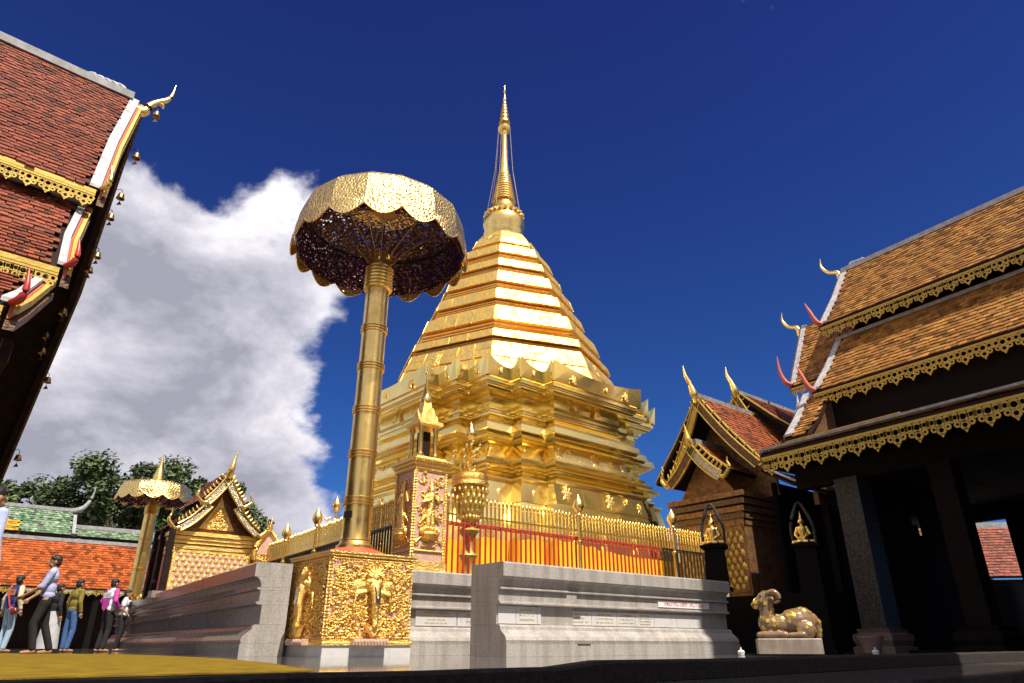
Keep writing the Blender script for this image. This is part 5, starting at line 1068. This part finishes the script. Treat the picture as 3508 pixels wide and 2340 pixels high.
    if 'sleeves' in ex: blob('shirt', S, .013 * k, shirt, t, 3); blob('sleeves', SL, .012 * k, ex['sleeves'], t, 2)
    else: blob('shirt', S + SL, .013 * k, shirt, t, 3)
    # trousers
    Q = [('s', V(0, 0, .945), (.160 * k, .128 * k, .115 * k))]
    for s in 'lr':
        sg = 1 if s == 'l' else -1; kn, an = Vector(P[s + 'kn']), Vector(P[s + 'an']); Q += [('c', V(sg * .08, 0, .88), V(*kn), .092 * k, .070 * k), ('c', V(*kn), V(an.x, an.y, .10), .070 * k, .060 * k)]
    blob('trousers', Q, .013 * k, pants, t, 3)
    if ex.get('yoke'):
        m1, m2 = ex['yoke']; b = MB(); b.prism([V(-.155, .112, 1.22), V(.155, .112, 1.22), V(.10, .125, 1.0), V(.0, .125, .93), V(-.10, .125, 1.0)], (0, .012 * k, 0)); b.build('jacket_panel', m1, t)
        b = MB(); b.box(V(0, .118, 1.30), V(.30, .012, .13)); pnl = b.build('jacket_yoke', m2, t); tx = MB(); strokes(tx, -.10 * k, .10 * k, 1.305 * k, .05 * k, .126 * k, seed=3); tx.build('jacket_writing', 'grey_cloth' if m2 != 'orange_patch' else 'denim', pnl)
    if ex.get('bag'):
        b = MB(); b.tube([V(.10, .10, 1.46), V(.05, .135, 1.25), V(-.12, .15, 1.02), V(-.20, .14, .92)], .018 * k, 6); b.tube([V(.10, .10, 1.46), V(.08, -.08, 1.45), V(-.05, -.13, 1.2), V(-.20, -.04, .92)], .018 * k, 6); b.build('bag_strap', 'red_paint', t)
        blob('shoulder_bag', [('s', V(-.24, .10, .88), (.12 * k, .06 * k, .085 * k)), ('s', V(-.24, .10, .92), (.10 * k, .065 * k, .05 * k))], .012, 'leather_red', t)
    if ex.get('skirt'):
        b = MB(); b.lathe([(.15 * k, 1.0 * k), (.19 * k, .85 * k), (.24 * k, .4 * k), (.27 * k, .10 * k)], 20); b.build('skirt', ex['skirt'], t, smooth=50)
    return t
away = math.pi                                     # back to the camera
person('man in navy jacket with cream sleeves, pale jeans and red shoulder bag', (-11.95, 17.5), away - R_(25), 1.72, 'navy', 'denim_pale', dict(lwr=(.30, .02, .92), lel=(.29, .05, 1.15), rwr=(-.30, -.02, .92), rel=(-.28, .05, 1.15)), extras=dict(sleeves='cream', bag=True, yoke=('navy', 'orange_patch')), turn=30)
person('man in lilac blue shirt and black trousers looking back to the left', (-8.75, 13.7), R_(-62), 1.74, 'shirt_blue', 'black_cloth', dict(lsh=(.18, .0, 1.38), lel=(.20, -.10, 1.13), lwr=(.10, -.34, .98), rsh=(-.18, 0, 1.38), rel=(-.20, -.05, 1.12), rwr=(-.14, -.28, .93), lkn=(.10, -.10, .50), lan=(.12, -.02, .09), rkn=(-.09, .06, .50), ran=(-.10, .22, .10)), sleeve='rolled', turn=6, wide=1.05)
person('man in olive jacket and blue jeans seen from behind', (-11.0, 18.4), away - R_(28), 1.70, 'olive', 'denim', dict(lkn=(.09, .02, .5), lan=(.07, .02, .09)), wide=1.12)
person('person in white and magenta jacket with black trousers seen from behind', (-10.2, 18.55), away - R_(30), 1.72, 'shirt_white', 'black_cloth', dict(lel=(.28, .05, 1.16), lwr=(.22, -.10, 1.02), rel=(-.28, .05, 1.16), rwr=(-.22, -.10, 1.02)), extras=dict(yoke=('magenta', 'shirt_white'), sleeves='magenta'), wide=1.1)
person('person in white short-sleeved shirt and black trousers bending by the wall', (-10.85, 20.5), away - R_(65), 1.60, 'shirt_white', 'black_cloth', dict(lwr=(.22, -.22, .95), rwr=(-.22, -.20, .92)), sleeve='short')
person('person in pale blue shirt half hidden at the wall end', (-11.55, 22.0), away - R_(40), 1.60, 'shirt_pale', 'black_cloth', sleeve='short')
person('person in a long pale grey skirt hidden behind the lilac shirted man', (-10.1, 16.2), away - R_(30), 1.42, 'black_cloth', 'black_cloth', extras=dict(skirt='grey_cloth'))
person('person in pale blue patterned shirt cut off by the left picture edge', (-5.38, 7.15), away - R_(20), 1.68, 'shirt_blue', 'black_cloth', wide=1.05)

# ================================================================ ram statue
rm = thing('ram_statue', 'reclining varnished ram statue dotted with gold leaf on a stone block', 'statue', (4.35, 11.75, 0), R_(-14))
b = MB(); b.loft([[(a * .47, c * .24, z) for a, c in ((-1, -1), (1, -1), (1, 1), (-1, 1))] for z in (.03, .235, .25)][:2] + [[(a * .46, c * .23, .25) for a, c in ((-1, -1), (1, -1), (1, 1), (-1, 1))]]); b.build('stone_plinth', 'stone_pale', rm)
z0 = .25
R = [('s', (.16, 0, z0 + .24), (.26, .17, .20)), ('s', (.27, .02, z0 + .25), (.19, .17, .22)), ('s', (-.10, 0, z0 + .20), (.24, .15, .16)), ('s', (-.25, 0, z0 + .22), (.16, .14, .18)), ('c', (-.26, 0, z0 + .30), (-.24, -.02, z0 + .52), .125, .095), ('c', (-.24, -.02, z0 + .50), (-.22, -.02, z0 + .60), .10, .09),
     ('s', (-.25, -.02, z0 + .62), (.12, .085, .09)), ('c', (-.30, -.02, z0 + .60), (-.42, -.03, z0 + .50), .085, .055), ('s', (-.43, -.03, z0 + .49), (.05, .05, .05)), ('c', (-.36, -.03, z0 + .45), (-.33, -.03, z0 + .38), .03, .015),
     ('c', (-.35, -.12, z0 + .05), (-.05, -.17, z0 + .05), .05, .06), ('c', (-.35, .12, z0 + .05), (-.05, .17, z0 + .05), .05, .06), ('c', (-.35, -.10, z0 + .06), (-.42, -.10, z0 + .05), .05, .05), ('s', (.28, -.15, z0 + .12), (.15, .07, .13)), ('c', (.22, -.19, z0 + .05), (.02, -.19, z0 + .045), .05, .04), ('s', (.28, .15, z0 + .12), (.15, .07, .13)),
     ('c', (.43, 0, z0 + .32), (.49, 0, z0 + .22), .05, .045), ('c', (.49, 0, z0 + .22), (.47, 0, z0 + .03), .045, .05)]
blob('body', R, .012, 'ram_stone', rm, 3)
for sy in (-1, 1):
    horn(rm, 'horn', [(-.22, -.02 + sy * .06, z0 + .66), (-.13, -.02 + sy * .10, z0 + .69), (-.06, -.02 + sy * .12, z0 + .63), (-.07, -.02 + sy * .12, z0 + .55), (-.12, -.02 + sy * .12, z0 + .53)], [.045, .045, .038, .028, .012], 'ram_stone')
    horn(rm, 'ear', [(-.20, -.02 + sy * .08, z0 + .60), (-.16, -.02 + sy * .13, z0 + .58), (-.15, -.02 + sy * .14, z0 + .54)], [.025, .03, .008], 'ram_stone')
    b = MB(); b.ball((-.33, -.02 + sy * .075, z0 + .63), .016, 8); b.build('eye', 'black_cloth', rm)
rg2 = random.Random(12); GLm = MB(); GLm.box((0, 0, 0), (.05, .05, .004)); GLm = GLm.mesh('gold_leaf_square'); GLm.materials.append(M['leaf_gold'])
body = [c for c in rm.children if c.name.startswith('body')][0]; me = body.data; polys = [p for p in me.polygons if p.normal.y < .3 and p.center.z > z0 + .1]
for _ in range(60):
    p = rg2.choice(polys); o = link('gold_leaf_square', GLm, rm); q = p.normal.to_track_quat('Z', 'Y').to_matrix().to_4x4() @ Matrix.Rotation(rg2.uniform(0, 1.5), 4, 'Z') @ Matrix.Scale(rg2.uniform(.7, 1.2), 4); q.translation = p.center + p.normal * .001; o.matrix_local = q
# ================================================================ seated gilt buddha images
def buddha(label, loc, s, rz, ped_h, arch=True):
    t = thing('buddha_image', label, 'statue', loc, rz)
    b = MB(); b.loft([[(a * q, c * q * .8, z) for a, c in ((-1, -1), (1, -1), (1, 1), (-1, 1))] for z, q in ((0, .42 * s), (.10 * s, .42 * s), (.12 * s, .34 * s), (ped_h - .12 * s, .30 * s), (ped_h - .08 * s, .40 * s), (ped_h, .42 * s))]); b.build('pedestal', 'black_wood', t)
    z = ped_h
    B = [('s', (0, 0, z + .10 * s), (.30 * s, .20 * s, .10 * s)), ('c', (-.28 * s, -.05 * s, z + .08 * s), (.10 * s, -.20 * s, z + .08 * s), .085 * s, .06 * s), ('c', (.28 * s, -.05 * s, z + .08 * s), (-.10 * s, -.20 * s, z + .09 * s), .085 * s, .06 * s), ('c', (0, .02 * s, z + .15 * s), (0, 0, z + .48 * s), .12 * s, .13 * s),
         ('c', (-.13 * s, 0, z + .52 * s), (-.22 * s, 0, z + .32 * s), .06 * s, .05 * s), ('c', (-.22 * s, 0, z + .32 * s), (-.14 * s, -.20 * s, z + .17 * s), .045 * s, .035 * s), ('c', (.13 * s, 0, z + .52 * s), (.22 * s, 0, z + .32 * s), .06 * s, .05 * s), ('c', (.22 * s, 0, z + .32 * s), (.03 * s, -.20 * s, z + .18 * s), .045 * s, .035 * s),
         ('c', (0, 0, z + .56 * s), (0, 0, z + .64 * s), .05 * s, .05 * s), ('s', (0, -.01 * s, z + .72 * s), (.085 * s, .09 * s, .105 * s)), ('c', (0, 0, z + .80 * s), (0, 0, z + .90 * s), .055 * s, .03 * s), ('c', (0, 0, z + .90 * s), (0, 0, z + 1.06 * s), .03 * s, .006 * s), ('s', (.085 * s, 0, z + .70 * s), (.015 * s, .02 * s, .05 * s)), ('s', (-.085 * s, 0, z + .70 * s), (.015 * s, .02 * s, .05 * s)), ('s', (0, -.10 * s, z + .71 * s), (.014 * s, .02 * s, .025 * s))]
    blob('figure', B, .016 * s, 'gold_cast', t, 3)
    if arch: horn(t, 'dark_arch', [(-.30 * s, .15 * s, z), (-.34 * s, .15 * s, z + .5 * s), (-.22 * s, .15 * s, z + .95 * s), (0, .15 * s, z + 1.35 * s), (.22 * s, .15 * s, z + .95 * s), (.34 * s, .15 * s, z + .5 * s), (.30 * s, .15 * s, z)], [.05 * s, .045 * s, .06 * s, .035 * s, .06 * s, .045 * s, .05 * s], 'mosaic_dark')
buddha('seated gilt buddha in a dark arch in front of the carved pavilion', (4.5, 15.75, 1.225), .70, R_(-20), .95)
buddha('seated gilt buddha in a dark arch beside the dark hall column', (6.05, 14.6, 0), .66, R_(-25), 2.05)
t = thing('standing_buddha', 'slim gilt standing figure with pointed halo at the left wall end', 'statue', (-10.2, 20.3, 1.29), R_(-20))
b = MB(); b.prism([(-.17, .08, .0), (.17, .08, .0), (.20, .08, .6), (.10, .08, 1.0), (0, .08, 1.25), (-.10, .08, 1.0), (-.20, .08, .6)], (0, .03, 0)); b.build('halo', 'leaf_gold', t)
blob('figure', [('c', (0, 0, .08), (0, 0, .55), .12, .10), ('c', (0, 0, .55), (0, 0, .75), .11, .10), ('c', (-.12, 0, .75), (-.16, 0, .5), .04, .03), ('c', (.12, 0, .75), (.16, 0, .5), .04, .03), ('s', (0, 0, .92), (.065, .07, .08)), ('c', (0, 0, .98), (0, 0, 1.1), .04, .008)], .014, 'leaf_gold', t)
# offerings on the wall end
b = MB(); rv = random.Random(2)
for _ in range(40): b.ball((rv.uniform(-.35, .35), rv.uniform(-.12, .12), rv.uniform(.0, .10)), (.05, .05, .04), 6)
tag(o := b.build('flower_offering', 'flower'), 'heap of yellow flowers on the left wall end', 'flowers'); o.location = (*world_of((-3.85, 10.75, -35), (11.6, -.25, 0)).xy, 1.32); o.rotation_euler = (0, 0, head(-35))
b = MB(); b.box((0, 0, .05), (.5, .3, .10)); tag(o := b.build('folded_cloth', 'magenta'), 'folded magenta cloth on the left wall beside the flowers', 'cloth'); o.location = (*world_of((-3.85, 10.75, -35), (9.2, -.25, 0)).xy, 1.302); o.rotation_euler = (0, 0, head(-35))
# pots and candle cups by the dark hall
b = MB(); b.lathe([(.11, 0), (.14, .02), (.20, .24), (.23, .28), (.23, .31), (.19, .31), (.17, .26)], 18); tag(o := b.build('flower_pot', 'clay', smooth=40), 'clay pot in the shade beside the dark hall column', 'pot'); o.location = (6.55, 13.6, .002)
for x, y, l in ((3.85, 12.6, 'nearest the granite wall'), (6.35, 13.1, 'in front of the clay pot')):
    b = MB(); b.lathe([(.05, 0), (.06, .05), (.05, .07), (.015, .08), (.012, .12)], 10); tag(o := b.build('candle_cup', 'wax'), 'small white candle cup on the floor ' + l, 'candle'); o.location = (x, y, .002)
# ================================================================ unseen buildings added and shaped to cast shade into the picture
sh = Vector((math.sin(SUN_AZ), -math.cos(SUN_AZ), 0)); tn = Vector((math.cos(SUN_AZ), math.sin(SUN_AZ), 0))
tw = thing('shade_tower', 'tall plastered tower added unseen right of the camera to shade the granite wall', 'tower', (8.4, 7.3, 0), math.atan2(tn.y, tn.x))  # made-up shadow caster for the right end of the granite wall
b = MB(); b.box((1.25, -1.6, 8.6), (2.5, 3.2, 17.2)); b.build('shaft', 'plaster_grey', tw)
for z in (6, 12, 17.2): b = MB(); b.box((1.29, -1.6, z), (2.58, 3.34, .3)); b.build('cornice', 'plaster', tw)
for i, (z, q) in enumerate(((17.4, 1.0), (18.2, .72), (18.9, .45))):
    b = MB(); b.box((1.25, -1.6, z + .4), (2.5 * q, 3.2 * q, .8)); b.build('roof_tier', 'tile_red', tw)
hb = thing('shade_hall', 'open hall added unseen behind the camera to shade the foreground', 'temple', (0, 0, 0), 0)  # added shadow caster, its eave placed from the shade edge past the threshold
X = hvec(46); base = Vector((TH[0], TH[1], 0)) + Vector((-X.y, X.x, 0)) * .36; ez = 7.0; k = 1 / math.tan(SUN_EL)
E0 = base + sh * ez * k + Vector((0, 0, ez)); ndir = Vector((X.y, -X.x, 0))
A0, A1 = E0 - X * 9, E0 + X * 6.2; B0, B1 = A0 + ndir * 4.5 + Vector((0, 0, 3.2)), A1 + ndir * 4.5 + Vector((0, 0, 3.2)); C0, C1 = A0 + ndir * 9, A1 + ndir * 9
slab(hb, 'roof_slope', B0, B1, A0, A1, .12, 'tile_red'); slab(hb, 'roof_slope', B0, B1, C0, C1, .12, 'tile_red')
for f in (0.04, .35, .68, .98):
    for d in (1.0, 8.0):
        p = A0.lerp(A1, f) + ndir * d; b = MB(); b.lathe([(.26, 0), (.22, .3), (.20, 7.2)], 12, (p.x, p.y, 0)); b.build('column', 'dark_wood', hb)
p0, p1 = C0 - ndir * .6, C1 - ndir * .6; b = MB(); b.prism([(p0.x, p0.y, 0), (p1.x, p1.y, 0), (p1.x, p1.y, 7), (p0.x, p0.y, 7)], ndir * .2); b.build('back_wall', 'dark_wood', hb)
scene.render.engine = 'CYCLES'
scene.render.resolution_x, scene.render.resolution_y = 1024, 683
